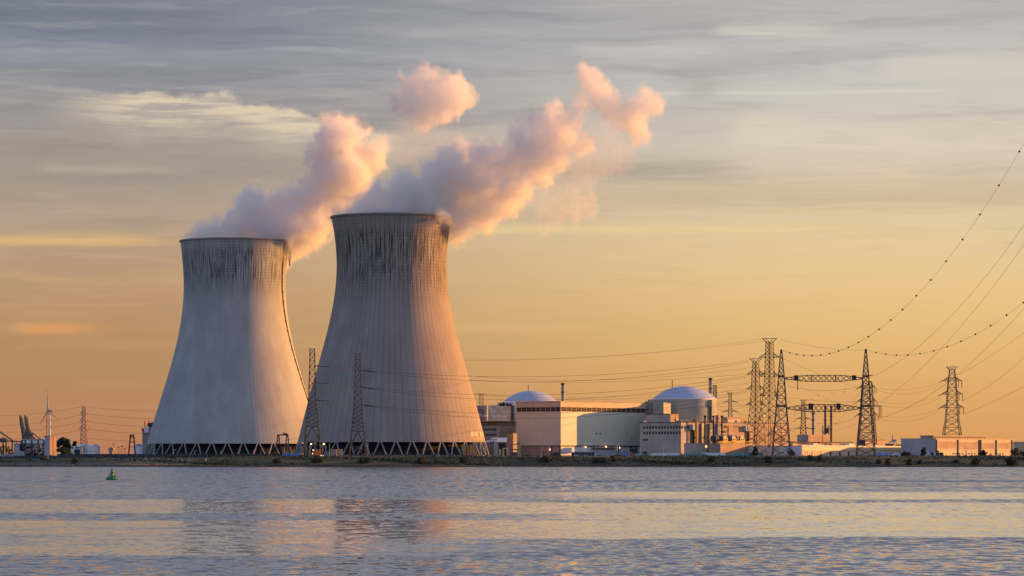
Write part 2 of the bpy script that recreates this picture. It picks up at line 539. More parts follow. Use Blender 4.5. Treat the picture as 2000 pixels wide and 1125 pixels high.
X.put(vm.inputs[0], comb(sx, sy, 1.0))
m.node_tree.links.new(vm.outputs[0], b.inputs['Normal'])
b.inputs['Base Color'].default_value = (0.115, 0.118, 0.135, 1)
b.inputs['Roughness'].default_value = 0.06
b.inputs['IOR'].default_value = 1.333; b.inputs['Specular IOR Level'].default_value = 1.0
wm = MB(); wm.add([(-9000, -400, 0), (9000, -400, 0), (9000, 2330, 0), (-9000, 2330, 0)], [(0, 1, 2, 3)])
ST('river_water', wm, M['water'])

# ------------------------------------------------------------------ far bank (one sheet: shore, slope, crest, yard, horizon)
m, b = newmat('bank_ground'); M['bank'] = m
co = objco(); x, y, z = sep(co)
n1 = noise(comb(x / 22.0, y / 6.0, z / 2.0), 1.0, 6, 0.65)
n2 = noise(comb(x / 3.0, y / 2.0, z), 1.0, 4, 0.6)
c = mixc(sstep(n1, 0.35, 0.65), (0.036, 0.046, 0.028, 1), (0.085, 0.086, 0.056, 1))
c = mixc(sstep(n2, 0.45, 0.7) * 0.6, c, (0.12, 0.11, 0.08, 1))
c = mixc(sstep(z + (n1 - 0.5) * 1.0, 1.6, 0.7), c, (0.035, 0.032, 0.032, 1))          # wet stones at the waterline
c = mixc(sstep(z, 6.95, 7.15) * 0.75, c, (0.20, 0.19, 0.18, 1))                        # gravel track on the crest
sand = sstep(x, -190.0, -330.0) * sstep(z + (n1 - 0.5) * 1.5, 3.6, 2.2)
c = mixc(sand * 0.8, c, (0.17, 0.125, 0.10, 1))                                         # muddy beach on the left
X.put(b.inputs['Base Color'], c); b.inputs['Roughness'].default_value = 0.95; b.inputs['Specular IOR Level'].default_value = 0.15


def h1(a, k):  # smooth 1-D wobble
    return math.sin(a * 0.013 + k) * 0.5 + math.sin(a * 0.037 + 2 * k) * 0.3 + math.sin(a * 0.11 + 3 * k) * 0.2


prof = [(2178, -1.5), (2186, -0.25), (2189, 0.5), (2192, 1.1), (2197, 1.6), (2203, 2.9), (2209, 4.3), (2215, 5.6), (2221, 6.8), (2226, 7.25), (2233, 7.3), (2238, 7.0), (2246, G), (2400, G), (3200, G), (6000, G), (16000, G), (40000, G)]
bm_ = MB(); nx = 420
xs = [-1500 + 3000 * i / (nx - 1) for i in range(nx)]
xs = [-30000, -6000] + xs + [6000, 30000]
vs = []
for j, (yy_, zz_) in enumerate(prof):
    for xx in xs:
        k = 1.0 if j < 10 else (0.4 if j < 13 else 0.0)
        back = 40.0 * max(0.0, min(1.0, (-250 - xx) / 120.0)) if j < 9 else 0.0
        f_ = 1 - j / 10.0 if j < 10 else 0
        yv = yy_ + back * f_ + h1(xx, j * 0.2) * 4.0 * k * (1 if j < 7 else 0.3)
        zv = zz_ + (h1(xx * 2.3, j) * 0.35 * k if 1 < j < 11 else 0.0)
        if j >= 5 and -1400 < xx < -170: zv -= max(0.0, zv - 5.9) * min(1.0, (-170 - xx) / 60.0)
        vs.append((xx, yv, zv))
n_ = len(xs)
fs = [(j * n_ + i, j * n_ + i + 1, (j + 1) * n_ + i + 1, (j + 1) * n_ + i) for j in range(len(prof) - 1) for i in range(n_ - 1)]
bm_.add(vs, fs)
ST('ground', bm_, M['bank'], smooth=True)


def bankz(xx, yq):
    """height of the slope at y (no wobble)"""
    back = 40.0 * max(0.0, min(1.0, (-250 - xx) / 120.0))
    for j in range(len(prof) - 1):
        f0 = (1 - j / 10.0 if j < 10 else 0); f1 = (1 - (j + 1) / 10.0 if j + 1 < 10 else 0)
        y0 = prof[j][0] + (back * f0 if j < 9 else 0); y1 = prof[j + 1][0] + (back * f1 if j + 1 < 9 else 0)
        if y0 <= yq <= y1:
            return prof[j][1] + (prof[j + 1][1] - prof[j][1]) * (yq - y0) / max(y1 - y0, 1e-3)
    return G if yq > 2240 else -0.3


# scrub and rough grass over the slope
gm = MB()
for k in range(15000):
    xx = random.uniform(-380, 390); yq = random.uniform(2194, 2228)
    zz = bankz(xx, yq)
    if zz < 1.2: continue
    dens = 0.5 + 0.5 * h1(xx * 3.1, yq * 0.23)
    if random.random() > dens + 0.15: continue
    if xx < -235 and random.random() > 0.30: continue
    s_ = random.uniform(0.3, 0.85) * (1.5 if dens > 0.72 and zz < 5.5 else 0.8)
    for q in range(3):
        a = random.uniform(0, PI); ux, uy = math.cos(a) * s_ * 0.6, math.sin(a) * s_ * 0.6
        tx, ty = random.uniform(-.3, .3) * s_, random.uniform(-.3, .3) * s_
        gm.add([(xx - ux, yq - uy, zz - 0.1), (xx + ux, yq + uy, zz - 0.1), (xx + ux * .6 + tx, yq + uy * .6 + ty, zz + s_ * random.uniform(.6, 1.3)), (xx - ux * .6 + tx, yq - uy * .6 + ty, zz + s_ * random.uniform(.6, 1.3))], [(0, 1, 2, 3)])
ST('bank_grass', gm, M['grass'], 'stuff', label='rough grass and scrub covering the slope of the river bank')
rm = MB()
for k in range(900):
    px = random.uniform(120, 372); yq = random.uniform(2192, 2216)
    xx = WX(px, 2200); zz = bankz(xx, yq)
    if px < 180 and random.random() < 0.5: continue
    r = random.uniform(0.25, 0.7)
    rm.ball((xx, yq, zz), r, 5, 3, random.uniform(0.6, 1.0))
rr = random.Random(4)
rm.v = [(a + rr.uniform(-.18, .18), b_ + rr.uniform(-.18, .18), c_ + rr.uniform(-.12, .12)) for a, b_, c_ in rm.v]
ST('riprap_rocks', rm, M['rock'], 'stuff', label='pale broken stones piled along the left shore')

# ------------------------------------------------------------------ cooling towers
def interp(tab, z):
    for (z0, r0), (z1, r1) in zip(tab, tab[1:]):
        if z0 <= z <= z1:
            t = (z - z0) / (z1 - z0)
            return r0 + (r1 - r0) * t
    return tab[-1][1] if z > tab[-1][0] else tab[0][1]


def smooth_tab(tab, n=64):
    zs = np.array([t[0] for t in tab]); rs = np.array([t[1] for t in tab])
    cf = np.polyfit(zs, rs, 5)
    zz = np.linspace(zs[0], zs[-1], n)
    return [(float(a), float(np.polyval(cf, a))) for a in zz]


def cooling_tower(px, D, rows, material, label, nleg):
    cx = WX(px, D)
    root = T('cooling_tower', label, 'cooling tower', (cx, D, G), 0, 'concrete cooling towers')
    k = D / F
    # the silhouette's radius: tangent correction is below 0.1 % at this distance
    tab = smooth_tab(sorted([(WZ(y, D) - G, hw * k) for y, hw in rows]))
    zb, zt = tab[0][0], tab[-1][0]
    mb = MB()
    outer = [(r, z) for z, r in tab]
    inner = [(r - 0.9, z) for z, r in tab][::-1]
    mb.lathe(outer + inner + [outer[0]], 320)
    P('shell', mb, material, root, smooth=True)
    rt = tab[-1][1]; rb = tab[0][1]
    ring = MB(); ring.lathe([(rt + 0.02, zt - 1.1), (rt + 0.75, zt - 0.9), (rt + 0.75, zt + 0.25), (rt - 1.2, zt + 0.25), (rt - 1.2, zt - 0.2)], 160)
    P('rim', ring, M['conc_rim'], root)
    # raking columns in V pairs on a pond wall
    slope = (tab[0][1] - tab[3][1]) / (tab[3][0] - tab[0][0])
    for i in range(nleg):
        a = 2 * PI * i / nleg
        for s in (-1, 1):
            a2 = a + s * PI / nleg * 0.86
            leg = MB()
            r0 = rb + slope * zb
            leg.tube([(r0 * math.cos(a2), r0 * math.sin(a2), 0.0), ((rb - .3) * math.cos(a + s * PI / nleg * .10), (rb - .3) * math.sin(a + s * PI / nleg * .10), zb + 0.4)], 0.52, 6)
            P('support_column', leg, M['conc_leg'], root)
    pond = MB(); r0 = rb + slope * zb + 2.5
    pond.lathe([(r0, -0.5), (r0, 1.4), (r0 - 0.6, 1.4), (r0 - 0.6, -0.5)], 96)
    P('pond_wall', pond, M['darkconc'], root)
    fill = MB(); fill.lathe([(rb - 6.0, 0.2), (rb - 7.5, zb + 4.0), (0.5, zb + 4.0)], 96)  # near-black cylinder put in for the shade inside, behind the columns
    P('inner_shade_cylinder', fill, M['inner_shade'], root)
    return root, tab, cx


M['conc_rim'] = mat('rim_concrete', (0.22, 0.21, 0.20), 0.9, 0.2, 0.2)
M['conc_leg'] = mat('column_concrete', (0.27, 0.265, 0.26), 0.85, 0.12, 0.2)
M['darkconc'] = mat('pond_concrete', (0.08, 0.085, 0.09), 0.9, 0.2, 0.2)
M['inner_shade'] = mat('inner_shade_black', (0.018, 0.020, 0.024), 0.9, 0.3, 0.3)

RD, LD = 2404.0, 2690.0
rowsR = [(424, 117.5), (445, 114.5), (464, 111.6), (486, 108.8), (508, 107.0), (544, 107.4), (575, 111.3), (605, 117), (650, 127.0), (700, 139), (740, 150.5), (780, 162.5), (820, 172.5), (864, 183.5)]
rowsL = [(471, 106.0), (485, 104.3), (500, 102.4), (520, 100.6), (540, 99.7), (570, 99.6), (600, 101.2), (625, 104), (660, 111.0), (700, 120.5), (740, 131.5), (780, 144.5), (825, 158), (867, 171)]
M['towerR'] = tower_mat('ribbed_weathered_concrete', (0.292, 0.248, 0.228), 78, 116, 162, 0.72, 0.9, 0.8, 0.30)
M['towerL'] = tower_mat('finely_ribbed_concrete', (0.352, 0.356, 0.362), 126, 132, 166, 0.50, 0.12, 0.6, 0.12)
towerR, tabR, cxR = cooling_tower(765, RD, rowsR, M['towerR'], 'nearer cooling tower on the right, heavily streaked with a flecked dark belt under its rim', 38)
towerL, tabL, cxL = cooling_tower(458.5, LD, rowsL, M['towerL'], 'paler cooling tower on the left with a stair track climbing its sunlit edge', 36)

# stair track on the left tower's right-hand edge
ang = math.radians(-3)
lad = MB(); pts = []
for i, (z, r) in enumerate(tabL):
    rr_ = r + 0.45
    al = math.radians(-4.0 - 15.0 * min(1.0, (i / 63.0) * 1.25))
    pts.append((rr_ * math.cos(al), rr_ * math.sin(al), z))
lad.tube(pts, 0.38, 6)
for i in range(2, 63, 3):
    lad.ball(pts[i], 0.75, 6, 4)
P('stair_track', lad, M['rust_dark'] if 'rust_dark' in M else M['brown'], towerL)
strip_fin = MB()  # warm-coloured fin added to imitate a sunlit strip of the shell
r = tabL[-1][1]; z = tabL[-1][0]
a_ = ang
strip_fin.tube([((r + .6) * math.cos(a_), (r + .6) * math.sin(a_), z - 20), ((r + 1.0) * math.cos(a_), (r + 1.0) * math.sin(a_), z - 12), ((r + 1.6) * math.cos(a_), (r + 1.6) * math.sin(a_), z + 1.5)], [0.5, 1.1, 1.5], 8)
P('sunlit_strip_fin', strip_fin, M['conc3'], towerL)
# pale repair panels low on the right tower
for px0, px1 in ((920, 926), (927.5, 934), (938, 946)):
    pm = MB(); vs = []
    zz0, zz1 = WZ(853, RD) - G, WZ(844, RD) - G
    for zz in (zz0, zz1):
        rr_ = interp(tabR, zz) + 0.25
        for q in range(5):
            p_ = px0 + (px1 - px0) * q / 4
            xx = (p_ - 765) * RD / F
            xx = max(-rr_ * .997, min(rr_ * .997, xx))
            vs.append((xx, -math.sqrt(rr_ * rr_ - xx * xx), zz))
    pm.add(vs, [(q, q + 1, q + 6, q + 5) for q in range(4)])
    P('repair_panel', pm, M['pink'], towerR)
# a smear of limewash beside the mast
# ------------------------------------------------------------------ building helper
class Frame:
    """a rectangular plan with its near corner at (px, D); local x runs along the lit right face, local y along the shaded left face"""
    def __init__(s, px, D, phi=PHI):
        s.x0, s.D, s.phi = WX(px, D), D, phi
        s.c, s.s = math.cos(phi), math.sin(phi)

    def u(s, px):
        q = (px - 1000.0) / F
        return (q * s.D - s.x0) / (s.c - q * s.s)

    def v(s, px):
        q = (px - 1000.0) / F
        return (q * s.D - s.x0) / (-s.s - q * s.c)

    def z(s, py, u=0.0, v=0.0):
        return WZ(py, s.D + u * s.s + v * s.c) - G

    def root(s, name, label, cat, group=None):
        return T(name, label, cat, (s.x0, s.D, G), s.phi, group)


def bx(*a): return MB().box(*a)


# ------------------------------------------------------------------ turbine hall
fr = Frame(1095, 2440)
hall = fr.root('turbine_hall', 'big cream turbine hall with a dark window strip high on both walls', 'industrial hall')
UL, VL = fr.u(1262), fr.v(1008)
zt, z1, z0 = fr.z(783), fr.z(795), fr.z(803.5)
zo = fr.z(870)
mb = bx(0, UL, 0, VL, zo, z0)
P('wall', mb, M['cream'], hall)
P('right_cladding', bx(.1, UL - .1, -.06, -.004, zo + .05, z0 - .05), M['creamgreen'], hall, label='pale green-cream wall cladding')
P('parapet_wall', bx(-.02, UL, -.02, VL, z1, zt - .5), M['cream2'], hall)
P('roof', bx(-.35, UL + .3, -.35, VL + .3, zt - .5, zt), M['brown'], hall)
wb = bx(.25, UL - .1, .25, VL - .1, z0, z1); wb.mi = 1
nm = 17
for i in range(nm + 1):
    u = 0.4 + (UL - 1.0) * i / nm
    wb.box(u - .16, u + .16, .02, .3, z0, z1)
for i in range(10):
    v = 0.5 + (VL - 1.0) * i / 9
    wb.box(.02, .3, v - .13, v + .13, z0, z1)
P('window_strip', wb, [M['strip'] if 'strip' in M else M['glass'], M['cream2']], hall)
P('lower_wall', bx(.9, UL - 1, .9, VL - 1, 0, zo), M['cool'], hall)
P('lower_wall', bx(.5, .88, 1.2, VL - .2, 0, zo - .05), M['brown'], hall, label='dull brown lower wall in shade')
P('overhang_beam', bx(.12, UL - .2, .12, VL - .2, zo - .55, zo), M['darkroof'], hall)
for px in (1165, 1172.5):
    u = fr.u(px); P('window', bx(u - .8, u + .8, -.06, .2, fr.z(848), fr.z(844.6)), M['glass'], hall)
u = fr.u(1233.5); P('wall_vent', bx(u - 1, u + 1, -.1, .2, fr.z(855.3), fr.z(853.6)), M['black'], hall)
for p0, p1 in ((1076, 1078.5), (1092.5, 1095)):
    P('door_post', bx(.1, .48, fr.v(p1) + .2, fr.v(p0), 0, zo - .6), M['red'] if False else M['darkroof'], hall)
P('roller_door', bx(.3, .49, fr.v(1092.5), fr.v(1078.5), 0, 3.0), M['black'], hall)
ud0, ud1 = fr.u(1232), fr.u(1246)
dd = P('loading_door', bx(ud0, ud1, .55, .88, 0, zo - .6), M['darkroof'], hall)
P('door_panel', bx(ud0 + 1.5, ud1 - 2, .5, .54, zo - 2.6, zo - 1.0), M['greyblue'], dd)
can = bx(fr.u(1157), fr.u(1203), -1.6, .8, zo - 2.0, zo - 1.4)
P('canopy', can, M['brown'], hall)
for px in (1157, 1206):
    u = fr.u(px); P('canopy_post', bx(u - .35, u + .35, -1.4, -.8, 0 if px > 1200 else zo - 2, zo - .6), M['darkroof'], hall)
for px, py in ((1142, 873), (1179.5, 872.2), (1208, 874)):
    u = fr.u(px); lm = MB(); lm.ball((u, -.9 if px != 1179.5 else -2.0, fr.z(py)), .62, 10, 8)
    P('wall_lamp', lm, M['lamp_y'], hall)
v = fr.v(1074); lm = MB(); lm.ball((-.1, v, fr.z(878)), .6, 10, 8)
P('wall_lamp', lm, M['lamp_r'], hall, label='glowing red lamp')


def stack(px, ptop, pbot, D, w, label, m, rings=(0.55,), cap=True, name='chimney_stack'):
    z0_, z1_ = WZ(pbot, D), WZ(ptop, D); h = z1_ - z0_
    r = w * D / F / 2
    root = T(name, label, 'chimney', (WX(px, D), D, z0_))
    q = MB(); q.lathe([(r, 0), (r, h), (r * .8, h), (r * .8, h - 1.5), (0.01, h - 1.5)], 20)
    P('flue', q, m, root, smooth=False)
    for t in rings:
        g = MB(); g.lathe([(r, h * t - .25), (r + .7, h * t - .2), (r + .7, h * t + .25), (r, h * t + .3)], 20)
        P('platform_ring', g, M['steel'], root)
    if cap:
        g = MB(); g.lathe([(r + .02, h - 1.6), (r + .25, h - 1.6), (r + .25, h - .05), (r + .02, h - .05)], 20)
        P('cap_band', g, M['black'], root)
    return root


stack(1099.5, 748, 784, 2475, 6.4, 'grey ringed chimney above the corner of the cream turbine hall', M['greysteel'], (0.5,))
stack(1388, 738, 800, 2600, 7.0, 'grey ringed chimney right behind the right-hand white dome', M['greysteel'], (0.66,))
stack(1588.5, 805, 850, 2860, 5.4, 'short grey chimney on the brown block, left of two taller stacks', M['greysteel'], (0.3, 0.66, .97))
stack(1612, 792, 850, 2880, 4.6, 'dark tall chimney rising from a scaffold frame on the brown block', M['steel'], (0.5,))
stack(1623.5, 792, 863, 2830, 4.6, 'dark tall slender chimney, rightmost of the three stacks', M['steel'], (0.35, 0.7))
sf = MB()
for (a_, b_) in ((1608, 1620),):
    D = 2850
    xs_ = [WX(1607.5, D), WX(1619.5, D)]
    for yv in (D, D + 5):
        for xv in xs_: sf.bar((xv, yv, WZ(851, D)), (xv, yv, WZ(832, D)), .35)
        for py in (832, 840, 846):
            sf.bar((xs_[0], yv, WZ(py, D)), (xs_[1], yv, WZ(py, D)), .3)
        sf.bar((xs_[0], yv, WZ(846, D)), (xs_[1], yv, WZ(832, D)), .25)
    sf.box(WX(1611, D), WX(1618, D), D + 1, D + 4, WZ(846, D), WZ(836, D))
O('scaffold_frame', sf, M['steel'], 'small steel scaffold frame round the foot of the middle chimney', 'scaffold')

# ------------------------------------------------------------------ left reactor: white dome and drum
D = 2620
root = T('reactor_building', 'white domed reactor building half hidden behind the cream turbine hall', 'reactor building', (WX(1036, D), D, G))
k = D / F
R = 52.5 * k; zb_ = WZ(784, D) - G; zt_ = WZ(763, D) - G; H = zt_ - zb_
Rs = (R * R + H * H) / (2 * H)
q = MB(); q.lathe([(max(R * math.sin(i / 24 * PI / 2), .01), zt_ - Rs + math.sqrt(Rs * Rs - (R * math.sin(i / 24 * PI / 2)) ** 2)) for i in range(25)][::-1], 72)
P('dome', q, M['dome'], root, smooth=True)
q = MB(); q.lathe([(R - .8, 0), (R - .8, zb_ - 4), (R, zb_ - 3.6), (R, zb_)], 72)
P('drum_wall', q, M['white'], root)
q = MB(); q.tube([(WX(1032, D) - WX(1036, D), 0, zt_ - 1), (WX(1032, D) - WX(1036, D), 0, zt_ + 4.6)], .35, 6)
P('antenna', q, M['steel_warm'], root)
D = 2560; k = D / F
q = MB(); Rr = 64 * k
q.lathe([(Rr, 0), (Rr, WZ(791, D) - G), (Rr - .8, WZ(791, D) - G), (Rr - .8, WZ(793, D) - G), (0.1, WZ(793, D) - G)], 72)
dr = O('concrete_drum', q, M['conc2'], 'stained round concrete drum below the half-hidden dome', 'concrete drum', (WX(1017, D), D + 30, G))
q = MB(); q.box(-1, 1, -Rr - 1.5, -Rr + .5, 0, WZ(791, D) - G)
a_ = bpy.data.objects.new('wall_pier', q.mesh('wall_pier', M['darkroof'])); COL.objects.link(a_); a_.parent = dr; a_.rotation_euler = (0, 0, -0.25)
q = MB()
Dm = 2525
for i in range(9):
    px = 975 + i * 3.0 + random.uniform(-.5, .5); wq = random.uniform(.6, 1.6); hq = random.uniform(1.2, 3.2)
    x_ = WX(px, Dm) - WX(985, Dm); z_ = WZ(791, Dm)
    q.box(x_ - wq, x_ + wq, -1.5, 1.5, 0, hq)
O('roof_machinery', q, M['greyblue'], 'cluttered ventilation machinery on top of the stained drum', 'machinery', (WX(985, Dm), Dm + 10, WZ(792.5, Dm)))

# ------------------------------------------------------------------ right reactor
D = 2550; k = D / F
root = T('reactor_building', 'white domed reactor building on a bare concrete cylinder, in full view', 'reactor building', (WX(1337, D), D, G))
R = 63 * k; zb_ = WZ(779.5, D) - G; zt_ = WZ(754, D) - G; H = zt_ - zb_; Rs = (R * R + H * H) / (2 * H)
q = MB(); q.lathe([(max(R * math.sin(i / 24 * PI / 2), .01), zt_ - Rs + math.sqrt(max(Rs * Rs - (R * math.sin(i / 24 * PI / 2)) ** 2, 0))) for i in range(25)][::-1], 80)
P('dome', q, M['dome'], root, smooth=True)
q = MB(); q.lathe([(R - .2, zb_ - .5), (R, zb_ - .45), (R, zb_ + .02)], 80); P('dome_edge', q, M['white'], root)
q = MB(); Rc = 62.5 * k; q.lathe([(Rc, 0), (Rc, zb_ - .45)], 80); P('drum_wall', q, M['drum'], root, smooth=True)
q = MB(); q.box(-R - 3.5, -R + 18, -20, 2, zb_ - 3.2, zb_ - .6); P('ledge', q, M['drum'], root)
q = MB(); xx = (1386 - 1337) * k; q.tube([(xx, -math.sqrt(Rc * Rc - xx * xx) - 1.2, WZ(826, D) - G), (xx, -math.sqrt(Rc * Rc - xx * xx) - 1.2, zb_ - 1)], .85, 8); P('drain_pipe', q, M['steel'], root)
q = MB(); xx = (1383.5 - 1337) * k; q.box(xx - 2.2, xx + 1, -math.sqrt(Rc * Rc - xx * xx) - 1.6, -math.sqrt(Rc * Rc - xx * xx) + 1, zb_ - 6, zb_ - 1.5); P('pipe_box', q, M['greysteel'], root)
xx = (1313 - 1337) * k; q = MB(); zd = zt_ - Rs + math.sqrt(Rs * Rs - xx * xx)
q.tube([(xx, 0, zd - .6), (xx, 0, zd + 6.0)], .35, 6); P('antenna', q, M['steel'], root)
# blocks between hall and dome
fr2 = Frame(1268, 2528)
r2 = fr2.root('link_building', 'sunlit windowless link block right of the turbine hall duct', 'concrete block')
P('wall', bx(0, fr2.u(1296), 0, 1.5, 0, fr2.z(786)), M['conc3'], r2)
P('coping', bx(-.2, fr2.u(1296) + .1, -.2, 1.7, fr2.z(786), fr2.z(785)), M['brown'], r2)
fr2 = Frame(1296, 2478, math.radians(80))  # block turned and deepened so that its shadow falls across the hall
r2 = fr2.root('shadow_casting_block', 'grey-green panelled block by the right-hand reactor cylinder, its hidden depth shaped to cast shadow', 'concrete block')
P('wall', bx(0, 46, 0, 8, 0, fr2.z(786)), M['drum'], r2)
u = 20; P('panel_joint', bx(u - .25, u + .25, -.1, -.01, 0, fr2.z(787)), M['steel'], r2)
fr2 = Frame(1263.5, 2524)
q = MB(); q.box(0, 1.7, 0, 1.7, 0, fr2.z(784.5)); q.box(-.3, 2.0, -.3, 2.0, fr2.z(785.5), fr2.z(784))
O('duct_shaft', q, M['greysteel'], 'square grey duct shaft beside the right end of the turbine hall', 'duct', (fr2.x0, fr2.D, G), PHI)

# ------------------------------------------------------------------ control building
fc = Frame(1330, 2352)
cb = fc.root('control_building', 'concrete office block with two rows of dark windows and sunlit right side', 'office block')
UL, VL = fc.u(1541), fc.v(1249.5)
zt = fc.z(825.5)
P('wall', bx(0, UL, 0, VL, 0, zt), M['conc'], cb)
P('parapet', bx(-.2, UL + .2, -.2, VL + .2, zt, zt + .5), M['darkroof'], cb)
P('right_cladding', bx(fc.u(1345), UL - .05, -.2, -.01, fc.z(872), zt - .3), M['conc3'], cb, label='wall sheet with sunlight orange in its colour')  # sunlight's orange painted onto the right-hand wall
for py in (834, 845.2):
    for i in range(13):
        px = 1258.2 + i * 5.82; v = fc.v(px)
        wv_ = abs(fc.v(px + 1.9) - fc.v(px - 1.9)) / 2
        P('window', bx(-.09, .3, v - wv_, v + wv_, fc.z(py + 2.9), fc.z(py - 2.6)), M['glass'], cb)
for px in (1258, 1263.2):
    v = fc.v(px); P('window', bx(-.09, .3, v - 1.0, v + 1.0, fc.z(860.5), fc.z(856.3)), M['glass'], cb)
for px in (1332.5, 1338, 1343.3):
    u = fc.u(px); P('window', bx(u - .85, u + .85, -.30, .2, fc.z(837), fc.z(831.5)), M['glass'], cb)
for px in (1258, 1262):
    v = fc.v(px); P('door', bx(-.2, .3, v - 1.0, v + 1.0, 0, fc.z(882)), M['black'], cb)
# roof box with the painted mural
fb = Frame(1308.5, 2396)
rb_ = fb.root('roof_house', 'flat plant room on the office roof with painted marks on its sunlit end', 'plant room')
P('wall', bx(0, fb.u(1325.5), 0, fb.v(1258.5), fc.z(826), fb.z(809)), M['conc'], rb_)
P('parapet', bx(-.2, fb.u(1325.5) + .2, -.2, fb.v(1258.5) + .2, fb.z(809), fb.z(807.8)), M['darkroof'], rb_)
pp = P('painted_panel', bx(.3, fb.u(1325), -.12, -.01, fb.z(824), fb.z(809.8)), M['conc3'], rb_)
for (a0, a1, b0, b1, mk) in ((1309.5, 1313, 817.6, 816, 'mural'), (1314, 1317, 816.5, 814, 'black'), (1318, 1323.5, 818.5, 815.6, 'red'), (1316.5, 1321.5, 822.6, 820.6, 'black'), (1322, 1324, 823.8, 820, 'white'), (1315.5, 1318, 820.4, 818.9, 'black')):
    P('painted_mark', bx(fb.u(a0), fb.u(a1), -.2, -.125, fb.z(b0), fb.z(b1)), M[mk], pp)
# roof block to the right
fk = Frame(1420, 2470)
rk = fk.root('roof_house', 'long low plant room on the roof right of the domed reactor', 'plant room')
P('wall', bx(0, fk.u(1447), 0, fk.v(1412), fc.z(830), fk.z(814.5)), M['conc3'], rk)
P('wall_panel', bx(.5, fk.u(1447) - .2, -.2, -.01, fc.z(830), fk.z(818.5)), M['greysteel'], rk)
q = bx(0, 3, 0, 3, 0, 6.5); O('roof_vent', q, M['brown'], 'small brown vent housing on the roof by the reactor wall', 'vent', (WX(1403.5, 2440), 2440, WZ(828, 2440)), PHI)
q = bx(0, 8, 0, 4, 0, 3.6)
O('roof_tank', q, M['conc3'], 'low pale housing on the roof beyond the long plant room', 'roof housing', (WX(1448, 2490), 2490, WZ(827, 2490)), PHI)
# pipes and boxes on the sunlit wall right of the exhausts
rq = random.Random(33)
for i in range(22):
    u = fc.u(rq.uniform(1414, 1536)); py = rq.uniform(829, 860)
    q = MB()
    if i % 3 == 0: q.tube([(u, -.5, fc.z(py)), (u + rq.uniform(5, 16), -.5, fc.z(py))], .28, 6)
    elif i % 3 == 1: q.tube([(u, -.5, fc.z(864)), (u, -.5, fc.z(py))], .26, 6)
    else: q.box(u - rq.uniform(.8, 2.5), u + rq.uniform(.8, 2.5), -rq.uniform(.5, 1.6), -.21, fc.z(py + 2), fc.z(py - rq.uniform(.5, 3)))
    P('wall_pipe' if i % 3 < 2 else 'wall_unit', q, rq.choice((M['steel'], M['brown'], M['greysteel'], M['rust_dark'])), cb)
# small plant on the office roof
rq = random.Random(21)
for i in range(16):
    px = rq.choice((1256, 1332, 1336, 1341, 1350, 1366, 1372, 1383, 1390, 1398, 1404, 1408, 1450, 1456, 1475, 1490)) + rq.uniform(-1, 1)
    u = max(1.5, fc.u(px)) if px > 1331 else 2.0; v = rq.uniform(2, 9) if px > 1331 else fc.v(px)
    q = MB()
    if i % 3 == 0: q.tube([(u, v, zt + .4), (u, v, zt + rq.uniform(2, 4.5))], .3, 8); q.tube([(u, v, zt + 1.4), (u + 2.5, v, zt + 1.4)], .2, 6)
    elif i % 3 == 1: q.box(u - 1.2, u + 1.2, v, v + 2, zt + .4, zt + rq.uniform(1.2, 2.6))
    else: q.tube([(u, v, zt + .4), (u, v, zt + 1.8), (u - 1.0, v, zt + 2.2)], [.55, .55, .7], 8)
    P('roof_unit', q, rq.choice((M['greysteel'], M['steel'], M['conc'], M['greyblue'])), cb)
q = MB()
for i in range(40): q.bar((UL * i / 40 + .5, .3, zt + .5), (UL * i / 40 + .5, .3, zt + 1.6), .12)
q.bar((0, .3, zt + 1.6), (UL, .3, zt + 1.6), .14); P('roof_railing', q, M['steel'], cb)
# projections and exhausts on the sunlit side
u0, u1 = fc.u(1346.5), fc.u(1353.5)
P('intake_box', bx(u0, u1, -3.4, -.21, fc.z(840), fc.z(828.8)), M['greyblue'], cb)
u = fc.u(1353.5); P('down_duct', bx(u - .8, u + .9, -2.2, -.21, 0, fc.z(829)), M['steel'], cb)
u = fc.u(1455); P('intake_box', bx(u - 3, u + 2.4, -3.2, -.21, fc.z(840.5), fc.z(830.5)), M['greyblue'], cb)
u = fc.u(1460); P('down_duct', bx(u - .8, u + .9, -2.2, -.21, fc.z(868), fc.z(831)), M['steel'], cb)
for px in (1371, 1386, 1402):
    u = fc.u(px); P('wall_pier', bx(u - 2.2, u + 1.8, -1.6, -.21, fc.z(866), zt - .4), M['greysteel'], cb)


def exhaust(px, ptop, pbot, label, m):
    u = fc.u(px)
    D = fc.D + u * fc.s - 6.0
    z0_, z1_ = WZ(pbot, D), WZ(ptop, D); h = z1_ - z0_
    root = T('exhaust_pipe', label, 'exhaust pipe', (WX(px, D), D, z0_), 0, 'exhaust pipes on the sunlit wall')
    q = MB(); q.tube([(0, 0, 0), (0, 0, h)], .62, 8); P('pipe', q, m, root)
    if m is not M['rust']:
        q = MB(); q.tube([(0, 0, h - .2), (0, 0, h + 1.2)], [.7, 1.25], 8); P('cowl', q, M['black'], root)
    q = MB(); q.box(-1.4, -.4, -.4, .4, h * .18, h * .18 + .9); P('bracket', q, M['black'], root)


